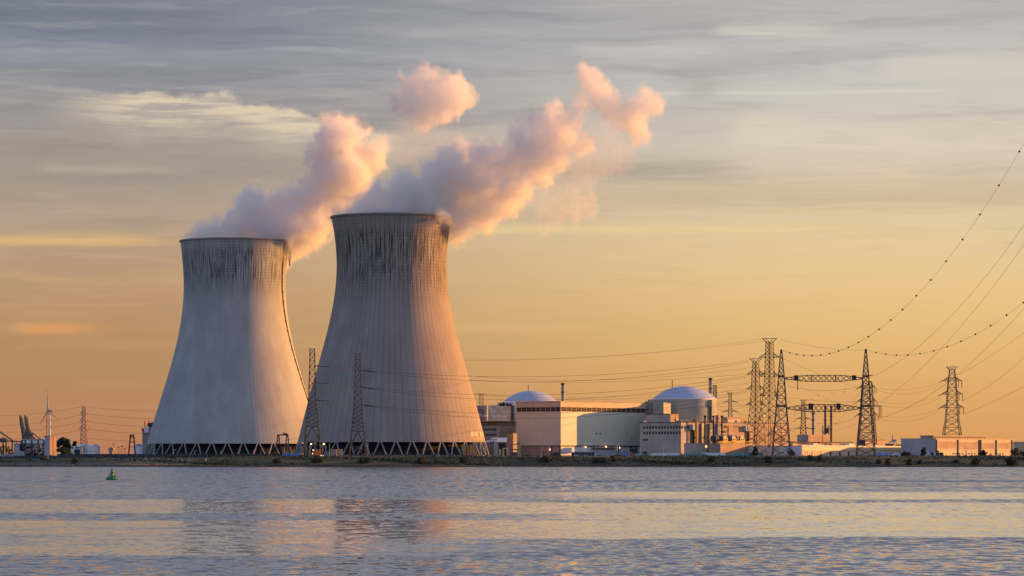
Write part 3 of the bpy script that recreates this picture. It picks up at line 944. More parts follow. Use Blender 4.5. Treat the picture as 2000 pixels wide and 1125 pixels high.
exhaust(1360, 812, 866, 'rust-orange exhaust pipe, leftmost of the row', M['rust'])
exhaust(1377, 815, 866, 'black cowled exhaust pipe next to the rust-orange one', M['black'])
exhaust(1393.5, 815, 866, 'black cowled exhaust pipe at the left end of the dark tank', M['black'])
exhaust(1410, 815, 866, 'black cowled exhaust pipe rising behind the dark tank', M['black'])
ff = Frame(1354, 2330)
q = bx(0, ff.u(1406), 0, 8, 0, ff.z(866.5)); q.box(-.2, ff.u(1406) + .2, -.2, 8.2, ff.z(866.5), ff.z(865.5))
an = O('annexe', q, M['conc'], 'low shaded grey annexe with a glowing lamp in front of the exhaust pipes', 'annexe', (ff.x0, ff.D, G), ff.phi)
lm = MB(); lm.ball((ff.u(1378), -.7, ff.z(872)), .62, 10, 8); P('wall_lamp', lm, M['lamp_y'], an)
P('door', bx(ff.u(1388), ff.u(1391), -.1, .2, 0, ff.z(874)), M['black'], an)
fg = Frame(1407, 2334)
q = bx(0, fg.u(1467), 0, 10, 0, fg.z(866))
O('diesel_plinth', q, M['conc3'], 'sunlit low concrete block carrying the dark tank and fan units', 'concrete block', (fg.x0, fg.D, G), fg.phi)
# tank and fan units on top of it
zt = fg.z(865.6)
ur = T('storage_tank', 'long dark horizontal tank lying on the sunlit low block', 'tank', (fg.x0, fg.D, G + zt), fg.phi)
q = MB(); q.tube([(-2.5, 5, 3.2), (-1.6, 5, 3.2), (fg.u(1446), 5, 3.2), (fg.u(1447), 5, 3.2)], [1.6, 2.7, 2.7, 1.8], 16); P('tank_shell', q, M['darkroof'], ur)
for i in range(4):
    u = 1 + i * (fg.u(1446) - 3) / 3; q = bx(u - .4, u + .4, 3.4, 6.6, 0, 1.2); P('saddle', q, M['yellow'], ur)
for i, px in enumerate((1418, 1435, 1451)):
    u = fg.u(px)
    t_ = T('fan_unit', ('grey fan unit with yellow frame at the left end of the dark tank', 'grey fan unit with yellow frame in the middle of the three', 'grey fan unit with yellow frame at the right end of the dark tank')[i], 'fan unit', (fg.x0 + u * fg.c, fg.D + u * fg.s, G + zt), fg.phi, 'fan units by the dark tank')
    q = MB(); q.tube([(0, .8, 3.6), (0, 1.5, 3.6)], 2.1, 14); q.box(-2.2, 2.2, 1.0, 2.2, 2.2, 5.0); P('housing', q, M['greysteel'], t_)
    q = MB()
    for a_ in (-2.2, 0, 2.2): q.bar((a_, .4, 0), (a_, .4, 3.4), .4)
    for h_ in (.9, 2.0, 3.3): q.bar((-2.4, .4, h_), (2.4, .4, h_), .35)
    P('frame', q, M['yellow'], t_)
q = MB(); u1 = fg.u(1466)
for i in range(16): q.bar((-2 + (u1 + 2) * i / 15, -.1, 0), (-2 + (u1 + 2) * i / 15, -.1, 1.3), .22)
for h_ in (.65, 1.25): q.bar((-2, -.1, h_), (u1, -.1, h_), .22)
O('guard_rail', q, M['yellow'], 'yellow guard rail along the front of the dark tank', 'railing', (fg.x0, fg.D - .2, G + zt), fg.phi)
# lattice stair tower behind the right dome
def lattice(mb, secs, t, npan, faces=4, brace=True, hor=True, t2=None):
    """secs: list of (z, half width); four legs with X bracing"""
    t2 = t2 or t * .6
    corners = [(-1, -1), (1, -1), (1, 1), (-1, 1)]
    for (z0_, w0), (z1_, w1), n in zip(secs, secs[1:], npan):
        for cx_, cy_ in corners: mb.bar((cx_ * w0, cy_ * w0, z0_), (cx_ * w1, cy_ * w1, z1_), t)
        for i in range(n):
            a0, a1 = i / n, (i + 1) / n
            za, zb2 = z0_ + (z1_ - z0_) * a0, z0_ + (z1_ - z0_) * a1
            wa, wb_ = w0 + (w1 - w0) * a0, w0 + (w1 - w0) * a1
            for k in range(4):
                c0, c1 = corners[k], corners[(k + 1) % 4]
                if brace:
                    mb.bar((c0[0] * wa, c0[1] * wa, za), (c1[0] * wb_, c1[1] * wb_, zb2), t2)
                    mb.bar((c1[0] * wa, c1[1] * wa, za), (c0[0] * wb_, c0[1] * wb_, zb2), t2)
                if hor: mb.bar((c0[0] * wb_, c0[1] * wb_, zb2), (c1[0] * wb_, c1[1] * wb_, zb2), t2)
    return mb


D = 2620; q = MB(); lattice(q, [(0, 1.3), (WZ(752, D) - WZ(800, D), 1.3)], .45, [9])
O('stair_tower', q, M['steel'], 'thin lattice stair tower behind the right edge of the right-hand dome', 'lattice tower', (WX(1396, D), D, WZ(800, D)))

# ------------------------------------------------------------------ pylons
def insulator(p, q, par, t=.5, m='insul'):
    mb = MB(); mb.bar(p, q, t, t * .8)
    P('insulator', mb, M[m], par)


def arm(mb, z, w_in, w_out, rise, t, dep=.9, sides=(-1, 1)):
    """tapered lattice cross-arm both sides, tips at +-w_out"""
    for s in sides:
        tip = (s * w_out, 0, z)
        for cy_ in (-1, 1):
            mb.bar((s * w_in, cy_ * w_in * dep, z), tip, t)
            mb.bar((s * w_in, cy_ * w_in * dep, z + rise), tip, t)
        n = 3
        for i in range(1, n + 1):
            f = i / (n + 1)
            xx = s * (w_in + (w_out - w_in) * f); hh = rise * (1 - f)
            xx0 = s * (w_in + (w_out - w_in) * (i - 1) / (n + 1))
            mb.bar((xx, 0, z), (xx, 0, z + hh), t * .7)
            mb.bar((xx0, 0, z + rise * (1 - (i - 1) / (n + 1))), (xx, 0, z), t * .7)
    return mb


def vtop(mb, z0_, w, z1_, wide, t):
    for s in (-1, 1):
        for cy_ in (-1, 1):
            mb.bar((s * w, cy_ * w, z0_), (s * wide, 0, z1_), t)
            mb.bar((0, cy_ * w * .5, z0_), (s * wide * .5, 0, z1_), t * .7)
    mb.bar((-wide, 0, z1_), (wide, 0, z1_), t)
    return mb


def pylon(px, D, secs, pans, arms, top, label, m='steel', t=.42, rot=0.0, zbase=None, group='lattice pylons', legs_open=0, strings=None, turn=0.0):
    """secs: (py, half width px); arms: (py, half length px, rise px)"""
    k = D / F
    t = t * .74
    gz = G if zbase is None else zbase
    root = T('pylon', label, 'pylon', (WX(px, D), D, gz), 0, group)
    b_ = MB()
    f = 1.0 / (math.cos(turn) + abs(math.sin(turn)))
    ss = [(WZ(py, D) - gz, hw * k * f) for py, hw in secs]
    lattice(b_, ss, t, pans)
    if turn:
        c_, s_ = math.cos(turn), math.sin(turn)
        b_.v = [(x_ * c_ - y_ * s_, x_ * s_ + y_ * c_, z_) for x_, y_, z_ in b_.v]
    P('body', b_, M[m], root)
    for i, (py, hl, rise) in enumerate(arms):
        z_ = WZ(py, D) - gz
        win = 0
        for (za, wa), (zb2, wb2) in zip(ss, ss[1:]):
            if min(za, zb2) <= z_ <= max(za, zb2): win = wa + (wb2 - wa) * (z_ - za) / (zb2 - za)
        for s in (-1, 1):
            a_ = MB(); arm(a_, z_, win, hl * k, rise * k, t * .85, sides=(s,))
            P('cross_arm', a_, M[m], root)
        if strings:
            for s in (-1, 1):
                dxs, dz_ = strings
                insulator((s * hl * k, 0, z_), (s * hl * k + s * dxs * k, 0, z_ - dz_ * k), root, .42)
    if top:
        py, wide, hgt = top
        v_ = MB(); z1_ = WZ(py, D) - gz
        vtop(v_, z1_ - hgt * k, ss[-1][1], z1_, wide * k, t)
        P('earth_wire_peak', v_, M[m], root)
    return root


T45 = math.radians(45)
# the two tall masts in front of the right cooling tower
mast_rows = [(893, 17.5), (862, 14.5), (833, 12.5), (782, 7.2), (716, 5.2), (681, 4.6)]


def tall_mast(px, D, dy, label):
    k = D / F
    root = T('lattice_mast', label, 'lattice mast', (WX(px, D), D, G), 0, 'tall masts by the nearer cooling tower')
    ss = [(WZ(y + dy, D) - G, w_ * k) for y, w_ in mast_rows]
    b_ = MB()
    # open lower portal
    cs = [(-1, -1), (1, -1), (1, 1), (-1, 1)]
    for (z0_, w0), (z1_, w1) in zip(ss[:2], ss[1:3]):
        for cx_, cy_ in cs: b_.bar((cx_ * w0, cy_ * w0, z0_), (cx_ * w1, cy_ * w1, z1_), .5)
        for q_ in range(4):
            c0, c1 = cs[q_], cs[(q_ + 1) % 4]
            A_, B_ = (c0[0] * w1, c0[1] * w1, z1_), (c1[0] * w1, c1[1] * w1, z1_)
            b_.bar(A_, B_, .38)
            mid = ((A_[0] + B_[0]) / 2, (A_[1] + B_[1]) / 2, z1_)
            for c_ in (c0, c1):
                b_.bar((c_[0] * w0, c_[1] * w0, z0_), mid, .34)
                for fz in (.35, .7):
                    pa = Vector((c_[0] * w0, c_[1] * w0, z0_)).lerp(Vector(mid), fz)
                    pb = Vector((c_[0] * (w0 + (w1 - w0) * fz), c_[1] * (w0 + (w1 - w0) * fz), z0_ + (z1_ - z0_) * (fz + .12)))
                    b_.bar(pa, pb, .22)
    lattice(b_, ss[2:], .42, [6, 5, 3], t2=.22)
    P('mast_body', b_, M['steel'], root)
    for py in (714, 747, 781):
        z_ = WZ(py + dy, D) - G
        insulator((5.4 * k, 0, z_), (5.4 * k + 9.5, 0, z_ - 1.0), root, .5)
    # pale climbing braces low on the masts
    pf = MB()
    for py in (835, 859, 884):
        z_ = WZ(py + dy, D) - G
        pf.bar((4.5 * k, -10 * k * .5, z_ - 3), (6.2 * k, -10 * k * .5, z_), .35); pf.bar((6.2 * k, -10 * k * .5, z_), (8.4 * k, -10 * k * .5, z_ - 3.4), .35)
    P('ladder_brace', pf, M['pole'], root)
    return root


tall_mast(610, 2252, 0, 'taller dark lattice mast standing over the gap between both cooling towers')
tall_mast(699, 2300, 9.5, 'dark lattice mast standing wholly in front of the nearer cooling tower')

pylon(1503, 2300, [(893, 29), (848, 24), (815, 20), (772, 12.5), (735, 9.8), (698, 8.3), (668, 7.2)], [2, 1, 3, 4, 4, 4],
      [(698, 21, 9), (735, 20.5, 9), (773, 20, 9)], (661, 14, 8), 'tallest pylon of the cluster at the right, flat-topped with three tiers of arms', t=.5, turn=T45, strings=None)
pylon(1476, 2330, [(893, 21), (850, 18), (800, 11.5), (760, 8.8), (731, 7.4), (707, 6)], [3, 4, 4, 3, 3],
      [(731, 18, 8), (760, 18.5, 8), (791, 19, 8)], (700.5, 12, 6), 'squat pylon left of the tallest one, with a V-shaped top', t=.48, turn=T45)
pylon(1859.5, 2700, [(893, 23), (848, 16.5), (822, 12.5), (796, 10.5), (770, 9), (744, 7.5), (737, 6), (722, 5)], [2, 2, 2, 2, 2, 1, 1],
      [(744, 19, 7), (770, 21, 7), (796, 23, 7)], (716.5, 11, 5), 'lone wide pylon with three arms behind the flat concrete building at far right', t=.55)
p5 = pylon(1694, 2420, [(893, 19), (840, 15), (812, 12.5), (784, 11), (757, 9), (745, 8)], [4, 2, 2, 2, 1],
           [(757, 17, 6), (784, 19, 6), (811, 21, 6)], None, 'dense pylon directly behind the right-hand mast of the portal', t=.5)
for py, w_ in ((757, 17), (784, 19), (811, 21)):
    k = 2420 / F; z_ = WZ(py, 2420) - G
    for f in (.78, 1.0): insulator((w_ * k * f, 0, z_), (w_ * k * f, 0, z_ - 12 * k), p5, .4, 'steel')
    insulator((-w_ * k, 0, z_), (-(w_ + 6) * k, 0, z_ - 5 * k), p5, .5)
p6 = [o for o in COL.objects if o.name == 'pylon.002'][0]
for py, w_ in ((744, 19), (770, 20.5), (796, 22.5)):
    k = 2700 / F; z_ = WZ(py, 2700) - G
    for f in (.66, 1.0): insulator((w_ * k * f, 0, z_), (w_ * k * f, 0, z_ - 13.5 * k), p6, .5, 'steel')
    insulator((-w_ * k, 0, z_), (-(w_ + 6) * k, 0, z_ - 3 * k), p6, .6)
pylon(1426, 3500, [(830, 4.6), (804, 3.4), (785, 2.8), (769, 2.6)], [3, 3, 3], [(785, 14, 3), (804, 14.5, 4)], (767, 6, 2), 'small far-off pylon on the skyline right of the right-hand dome', t=.5, strings=(1.5, 2.5), zbase=WZ(830, 3500))
pylon(1569, 3200, [(860, 6.5), (837, 4.8), (818, 4), (800, 3.4), (785, 3)], [3, 3, 3, 3], [(800, 12, 3), (818, 14, 3), (837, 15, 3)], (782, 6, 2), 'thin far-off pylon left of the short grey chimney', t=.5, strings=(6, 6), zbase=WZ(860, 3200))
pylon(940, 2480, [(893, 9.5), (850, 8), (800, 4.6), (773, 3.4)], [4, 6, 4], [], (769, 6.5, 4), 'V-topped pylon at the right foot of the nearer cooling tower', 'steel_warm', t=.42)
pylon(164, 3200, [(875, 7), (840, 5), (810, 3.4), (794, 2.8)], [4, 4, 3], [(806, 6.5, 2), (820, 7.5, 2), (836, 8, 2)], None, 'sunlit reddish lattice pylon behind the white oil tank on the left', 'steel_lit', t=.75, strings=(0, 5), zbase=WZ(878, 3200))
pylon(94, 4200, [(880, 3.6), (820, 2.6), (798, 2)], [4, 3], [(821, 7, 2), (834, 7.5, 2), (810, 6, 2)], None, 'faint distant pylon half behind the wind turbine mast', 'steel_warm', t=.32, zbase=WZ(880, 4200))

# portal: two pointed masts joined by two lattice beams
D = 2230; k = D / F
cxp = (1526 + 1691) / 2
port = T('transmission_portal', 'wide portal of two pointed lattice masts joined by two lattice beams', 'transmission portal', (WX(cxp, D), D, G))
for px, ptop in ((1526, 684), (1691, 683)):
    q = MB(); off = (px - cxp) * k
    lattice(q, [(0, 18 * k), (WZ(862, D) - G, 15.5 * k), (WZ(793, D) - G, 9.6 * k), (WZ(735, D) - G, 5.6 * k), (WZ(ptop, D) - G, 1.3 * k)], .44, [2, 4, 4, 5], t2=.26)
    q.box(-1.5 * k, 1.5 * k, -1.5 * k, 1.5 * k, WZ(ptop, D) - G - .5, WZ(ptop, D) - G + .6)
    for py, wq in ((735, 5.9), (793, 10)):
        z_ = WZ(py, D) - G
        q.box(-wq * k, wq * k, -wq * k, wq * k, z_ - .7, z_ + .7)
    P('mast', q, M['steel'], port, loc=(off, 0, 0))
for py, e0, e1, wl in ((739, 1532, 1685.5, 5.9), (797, 1537, 1681, 7)):
    q = MB(); n = 14
    xa, xb = (e0 - cxp) * k, (e1 - cxp) * k
    def edge(f, s):
        a_ = min(f, 1 - f); h = .18 + .82 * min(1, a_ / .27)
        return WZ(py, D) - G + s * wl * k * h
    for yv in (-1.3, 1.3):
        for i in range(n):
            f0, f1 = i / n, (i + 1) / n
            x0_, x1_ = xa + (xb - xa) * f0, xa + (xb - xa) * f1
            for s in (-1, 1): q.bar((x0_, yv, edge(f0, s)), (x1_, yv, edge(f1, s)), .42)
            q.bar((x0_, yv, edge(f0, -1)), (x1_, yv, edge(f1, 1)), .26)
            q.bar((x0_, yv, edge(f0, 1)), (x1_, yv, edge(f1, -1)), .26)
    for f in (0, .2, .35, .5, .65, .8, 1):
        for s in (-1, 1): q.bar((xa + (xb - xa) * f, -1.5, edge(f, s)), (xa + (xb - xa) * f, 1.5, edge(f, s)), .4)
    for f in (0, .35, .65, 1):
        for yv in (-1.3, 1.3): q.bar((xa + (xb - xa) * f, yv, edge(f, -1)), (xa + (xb - xa) * f, yv, edge(f, 1)), .4)
    P('beam', q, M['steel'], port)
for px, p0, p1 in ((1555, 733, 742), (1668, 733, 742), (1583, 788, 800), (1637.5, 788, 800)):
    q = MB(); x_ = (px - cxp) * k; q.box(x_ - 1.3, x_ + 1.3, -1.7, 1.7, WZ(p1, D) - G, WZ(p0, D) - G); P('hanger_plate', q, M['black'], port)
insulator(((1558 - cxp) * k, 0, WZ(741, D) - G), ((1558 - cxp) * k, 0, WZ(762, D) - G), port, .6, 'steel')
for px in (1717, 1720.5):
    insulator(((px - cxp) * k, -.5, WZ(793, D) - G), ((px - cxp) * k, -.5, WZ(816, D) - G), port, .5, 'steel')
q = MB(); q.bar(((1700 - cxp) * k, 0, WZ(792.5, D) - G), ((1721 - cxp) * k, 0, WZ(793, D) - G), .5); q.bar(((1697 - cxp) * k, 0, WZ(734, D) - G), ((1705 - cxp) * k, 0, WZ(733, D) - G), .5)
P('bracket_arm', q, M['steel'], port)

# ------------------------------------------------------------------ wires
def wire(pts, label, group=None, r=.075, balls=None, rb=.55):
    mb = MB(); mb.tube(pts, r * 1.25, 4, cap=True)
    o = O('power_line', mb, M['wire'], label, 'power line', (0, 0, 0), 0, group)
    if balls:
        for p in balls:
            b_ = MB(); b_.ball((0, 0, 0), rb, 8, 6)
            P('marker_ball', b_, M['black'], o, loc=tuple(p))
    return o


def span(a, b, sag, n=24):
    A_, B_ = PT(*a), PT(*b)
    out = []
    for i in range(n + 1):
        t = i / n
        p = A_.lerp(B_, t); p.z -= 4 * sag * (A_.y + B_.y) / 2 / F * t * (1 - t)
        out.append(p)
    return out


def crossing(a, track, bpx=2700, bD=1100, pend=2420, n=70):
    """line swept up over the river towards the near bank: straight in plan, height fitted to the seen points"""
    A_ = PT(*a); B_ = Vector((WX(bpx, bD), bD, 0))
    def tof(px):
        q = (px - 1000) / F
        return (q * A_.y - A_.x) / ((B_.x - A_.x) - q * (B_.y - A_.y))
    ts = np.array([tof(p[0]) for p in track]); zs = np.array([WZ(p[1], A_.y + (B_.y - A_.y) * t) for p, t in zip(track, ts)])
    M_ = np.stack([ts, ts ** 2], 1); sol = np.linalg.lstsq(M_, zs - A_.z, rcond=None)[0]
    def at(t):
        p = A_.lerp(B_, t); p.z = A_.z + sol[0] * t + sol[1] * t * t; return p
    te = tof(pend)
    return [at(te * i / n) for i in range(n + 1)], (lambda px: at(tof(px)))


g_x = 'lines sweeping over the river at the right'
pts, at = crossing((1527, 684, 2230), [(1603, 695), (1638, 689), (1677, 672), (1739, 624), (1790, 575), (1818, 545), (1848, 509), (1880, 466), (1913, 419), (1950, 364), (1990, 302)])
wire(pts, 'line with black marker balls rising from the left mast of the portal', g_x, .055,
     [at(p) for p in (1543, 1556, 1570, 1586, 1603, 1620, 1638, 1657, 1677, 1696, 1717, 1740, 1763, 1790, 1818, 1848, 1880, 1914, 1951, 1991)])
pts, at = crossing((1691, 683, 2230), [(1711, 688), (1751, 693.6), (1797, 691), (1850, 677), (1905, 653), (1935, 636), (1966, 615), (1999, 591)], 2700, 1150)
wire(pts, 'line with black marker balls curving from the right mast of the portal', g_x, .055,
     [at(p) for p in (1711, 1730, 1751, 1773, 1797, 1824, 1850, 1877, 1905, 1935, 1966, 1999)])
for a, tr, lb in (((1701, 737, 2230), [(1773, 695), (1888, 582), (1953, 505), (2000, 440)], 'bare line rising steeply from the upper beam end of the portal'),
                  ((1720, 786, 2235), [(1792, 728), (1850, 663), (1905, 606), (1955, 543), (2000, 475)], 'bare line rising steeply from the lower beam end of the portal'),
                  ((1722, 816, 2260), [(1768, 800), (1851, 746), (1905, 700), (1957, 650), (2000, 602)], 'bare line rising from low beside the portal and passing behind the lone pylon'),
                  ((1870, 733, 2690), [(1883, 726), (1940, 692), (2000, 650)], 'bare line leaving the top of the lone wide pylon towards the right edge'),
                  ((1879, 783, 2690), [(1936, 750), (2000, 699)], 'bare line leaving the middle arm of the lone wide pylon towards the right edge'),
                  ((1882, 809, 2690), [(1907, 798), (1950, 780), (2000, 755)], 'bare line leaving the lowest arm of the lone wide pylon towards the right edge')):
    pts, at = crossing(a, tr, 2700, 1250)
    wire(pts, lb, g_x, .07)

tiers = ('topmost', 'middle', 'lowest')
for i, (ya, yb) in enumerate(((714, 723), (747, 756), (781, 790))):
    wire(span((617, ya + 1, 2252), (694, yb, 2300), 1.2, 10), 'short line between the two tall masts, %s tier' % tiers[i], 'lines between the tall masts', .09)
for i, (ya, yb, sg) in enumerate(((723, 705, 21), (756, 733, 26), (790, 762, 30))):
    for j, (dyy, dg) in enumerate(((0, 0), (1.5, 8))):
        wire(span((704.5 + 4, ya + dyy, 2298), (1463 - j * 3, yb + dyy * 2, 2330), sg + dg, 40), 'long line from the tall mast to the squat pylon, %s tier, %s of its pair' % (tiers[i], ('upper', 'lower')[j]), 'long lines from the masts to the pylons', .065)
for j, (ya, yb, sg) in enumerate(((700, 662, 14), (704, 667, 10))):
    wire(span((890, ya, 2700), (1490, yb, 2305), sg, 40), 'thin earth wire high between cooling tower and tallest pylon, %s one' % ('upper', 'lower')[j], 'thin earth wires', .04)
for j, (ya, yb, sg) in enumerate(((741, 731, 10), (768, 760, 16), (786, 791, 12))):
    wire(span((900, ya, 2900), (1458, yb, 2335), sg, 40), 'line from behind the cooling tower to the squat pylon, %s arm' % tiers[j], 'lines to the squat pylon', .055)
for j, (ya, yb, sg) in enumerate(((733, 716, 17), (766, 745, 20), (800, 776, 22))):
    wire(span((905, ya, 2700), (1482, yb, 2310), sg, 36), 'line from behind the cooling tower to the tallest pylon, %s arm' % tiers[j], 'lines to the tallest pylon', .05)
for j, (a, b, sg, lb) in enumerate((((1525, 664, 2305), (1690, 684, 2230), 5, 'thin line from the peak of the tallest pylon to the right mast tip'), ((1400, 768, 2600), (1462, 745, 2330), 4, 'short line rising from the right-hand dome to the squat pylon'),
                                    ((1400, 800, 2600), (1460, 790, 2330), 5, 'short low line from beside the right-hand dome to the squat pylon'))):
    wire(span(a, b, sg, 16), lb, 'lines round the pylon cluster', .05)
for j, (ya, yb) in enumerate(((785, 791), (804, 800))):
    wire(span((1438, ya + 2, 3500), (1557, yb + 6, 3200), 9, 20), 'short far line between the two small distant pylons, %s arm' % ('upper', 'lower')[j], 'far lines on the skyline', .07)
for j, ya in enumerate((758, 785, 812)):
    for q_, (dyy, sg) in enumerate(((0, 8), (4, 13))):
        wire(span((1712, ya + dyy, 2420), (1836, 747 + 26 * j + dyy, 2700), sg, 24), 'sagging line from portal to lone pylon, %s arm, %s of its pair' % (tiers[j], ('upper', 'lower')[q_]), 'lines between portal and lone pylon', .06)
for j, (a, b, sg, lb) in enumerate((((1525, 698, 2300), (1700, 765, 2420), 4, 'line slanting down from the tallest pylon to behind the portal, top arm'),
                                    ((1524, 735, 2300), (1668, 800, 2700), 3, 'line slanting down from the tallest pylon under the upper beam'),
                                    ((1523, 773, 2300), (1640, 830, 2700), 3, 'line slanting down from the tallest pylon under the lower beam'),
                                    ((1540, 754, 2400), (1683, 754, 2420), 9, 'slack line hanging under the upper beam, left to right'),
                                    ((1534, 775, 2400), (1680, 784, 2420), 4, 'slack line crossing between both beams of the portal'),
                                    ((1585, 806, 3200), (1676, 790, 2420), 10, 'line from the thin far pylon up to the right mast, top arm'),
                                    ((1586, 824, 3200), (1674, 815, 2420), 8, 'line from the thin far pylon up to the right mast, middle arm'),
                                    ((1587, 842, 3200), (1676, 826, 2420), 7, 'line from the thin far pylon up to the right mast, lowest arm'),
                                    ((1624, 838, 2900), (1684, 760, 2425), 3, 'line climbing from the tall slender chimney to the right mast'),
                                    ((1550, 812, 2900), (1590, 786, 2900), 3, 'short line sloping up to the lower beam beside the thin far pylon'))):
    wire(span(a, b, sg, 18), lb, 'lines round the portal', .06)
for j, (a, b, sg, lb) in enumerate((((-20, 812, 3600), (161, 794, 3200), 5, 'faint line from the left edge to the sunlit reddish pylon, highest'),
                                    ((-20, 831, 3600), (158, 810, 3200), 6, 'faint line from the left edge to the sunlit reddish pylon, second highest'),
                                    ((-20, 845, 3600), (157, 824, 3200), 6, 'faint line from the left edge to the sunlit reddish pylon, third'),
                                    ((-20, 858, 3600), (156, 840, 3200), 5, 'faint line from the left edge to the sunlit reddish pylon, lowest'),
                                    ((167, 794, 3200), (330, 803, 2960), 3, 'faint line from the reddish pylon to behind the left cooling tower, highest'),
                                    ((170, 808, 3200), (330, 818, 2960), 3, 'faint line from the reddish pylon to behind the left cooling tower, second'),
                                    ((171, 823, 3200), (330, 832, 2960), 4, 'faint line from the reddish pylon to behind the left cooling tower, third'),
                                    ((172, 838, 3200), (330, 847, 2960), 3, 'faint line from the reddish pylon to behind the left cooling tower, fourth'),
                                    ((172, 856, 3200), (330, 861, 2960), 3, 'faint line from the reddish pylon to behind the left cooling tower, lowest'))):
    wire(span(a, b, sg, 18), lb, 'faint lines on the left', .08)

# ------------------------------------------------------------------ left of the towers
def turbine(px, D, hub, R, rots, squash, label, red=True, ptower=870):
    k = D / F
    z0_ = WZ(ptower, D); zh = WZ(hub, D) - z0_
    root = T('wind_turbine', label, 'wind turbine', (WX(px, D), D, z0_))
    q = MB(); q.tube([(0, 0, 0), (0, 0, zh - 1)], [2.2 * k / .92, 1.2 * k / .92], 14); P('tower', q, M['cool'], root)
    q = MB(); q.tube([(-3.2 * k, 0, zh), (-2.4 * k, 0, zh), (3.6 * k, 0, zh), (5.2 * k, 0, zh)], [1.3 * k, 1.9 * k, 1.9 * k, 1.3 * k], 12)
    na = P('nacelle', q, M['greyblue'], root)
    if red:
        q = MB(); q.tube([(3.7 * k, 0, zh), (5.6 * k, 0, zh)], [2.1 * k, 1.5 * k], 12); P('nacelle_tail', q, M['red'], na)
    q = MB(); q.ball((-2.6 * k, -1.5, zh), 1.8 * k, 10, 6); P('hub', q, M['greyblue'], root)
    for a_ in rots:
        q = MB(); c_, s_ = math.cos(math.radians(a_)), math.sin(math.radians(a_))
        rr_ = [1.0, 1.6, 1.3, .8, .25]; dd_ = [0, .12, .3, .7, 1.0]
        pts_ = [(-2.6 * k + c_ * R * k * f * squash, -1.5 - c_ * R * k * f * math.sqrt(1 - squash ** 2), zh + s_ * R * k * f) for f in dd_]
        q.tube(pts_, [r_ * k * .85 for r_ in rr_], 8)
        P('blade', q, M['greysteel'], root)
    return root


turbine(96.5, 6000, 802.5, 44, (94, 218, 338), .58, 'white wind turbine with a red tail on the left, one blade straight up')
turbine(1746, 12000, 860, 13, (90, 210, 330), .7, 'tiny distant wind turbine low over the long cream shed', False, 870)


def crane(px, D, label):
    k = D / F
    root = T('container_crane', label, 'container crane', (WX(px, D), D, WZ(866, D)), 0, 'harbour cranes on the left skyline')
    def p(x_, y_, yy_=0): return ((x_ - 40) * k, yy_, WZ(y_, D) - WZ(866, D))
    q = MB(); lattice_pts = [(39.6, 813), (41.5, 828), (44.5, 846), (47, 866)]
    for yv in (-4, 4):
        q.tube([p(a_, b_, yv) for a_, b_ in lattice_pts], [1.2, 1.4, 1.5, 1.3], 6)
        q.tube([p(a_ + 2.6 + i * .8, b_, yv) for i, (a_, b_) in enumerate(lattice_pts)], [.5, .7, .9, .9], 6)
    for i in range(9):
        f = i / 8; a_ = 39.6 + 7 * f; b_ = 814 + 50 * f
        q.bar(p(a_, b_, -4), p(a_ + 2.5, b_ + 3, 4), .8)
    q.tube([p(38.6, 813), p(40.6, 812.5)], 1.9, 8)
    P('boom', q, M['crane'], root)
    q = MB(); q.bar(p(43, 828), p(52.5, 848), .8); q.bar(p(42.5, 824), p(52.5, 848), .7); q.bar(p(45, 833), p(54, 858), .7)
    P('tie_rod', q, M['crane'], root)
    q = MB()
    for yv in (-6, 6):
        q.bar(p(47, 866, yv), p(52, 845, yv), 1.5); q.bar(p(56, 866, yv), p(52, 845, yv), 1.3)
        q.bar(p(46, 860, yv), p(58, 860, yv), 1.2)
    P('a_frame', q, M['crane'], root)
    q = MB(); q.bar(p(53, 845), p(76, 862), 1.4); q.bar(p(52, 850), p(64, 862), 1.2); q.bar(p(46, 863), p(78, 863), 1.6)
    P('back_stay', q, M['crane'], root)
    return root


c1_ = crane(40, 4600, 'harbour crane with its boom raised, left one of the raised pair')
dup(c1_, (WX(49.5, 4560), 4560, WZ(866.5, 4560)), 'harbour crane with its boom raised, right one nearer the wind turbine')
D = 4200; k = D / F
q = MB()
q.bar((-10 * k, 0, WZ(838, D) - WZ(884, D)), (26 * k, 0, WZ(863, D) - WZ(884, D)), 1.7)
q.bar((-10 * k, 0, WZ(860, D) - WZ(884, D)), (44 * k, 0, WZ(863, D) - WZ(884, D)), 1.6)
for xx in (4, 10, 22):
    q.bar((xx * k, 0, 0), (xx * k, 0, WZ(852 + xx * .45, D) - WZ(884, D)), 1.6)
q.box(-2 * k, 12 * k, -5, 5, WZ(864, D) - WZ(884, D), WZ(856, D) - WZ(884, D))
O('gantry_crane', q, M['crane'], 'low steel gantry crane with a sloping jib at the left edge', 'gantry crane', (WX(2, D), D, WZ(884, D)))

# process building with glittering pipework, and the sunlit block beside it
D = 2520
k = D / F
pb = T('process_building', 'low grey process building with three open bays of glittering pipework', 'process building', (WX(27, D), D, G))
def lx(px): return (px - 27) * k
def lz(py): return WZ(py, D) - G
P('wall', bx(0, lx(37.5), 0, 20, 0, lz(866)), M['greyblue'], pb)
P('rear_wall', bx(lx(37.6), lx(86), 8, 20, 0, lz(859)), M['darkroof'], pb)
P('roof', bx(lx(44), lx(86.5), -.5, 20, lz(858.8), lz(857.3)), M['greyblue'], pb)
P('parapet_wall', bx(lx(45), lx(86), 0, 7.9, lz(866), lz(859)), M['cool'], pb)
for px in (49.5, 62, 74.5, 85.8):
    P('column', bx(lx(px) - .5, lx(px) + .5, -.3, 1.0, 0, lz(859.2)), M['darkroof'], pb)
rq = random.Random(3)
pm_ = (M['white'], M['pole'], M['greysteel'], M['cool'], M['orange'])
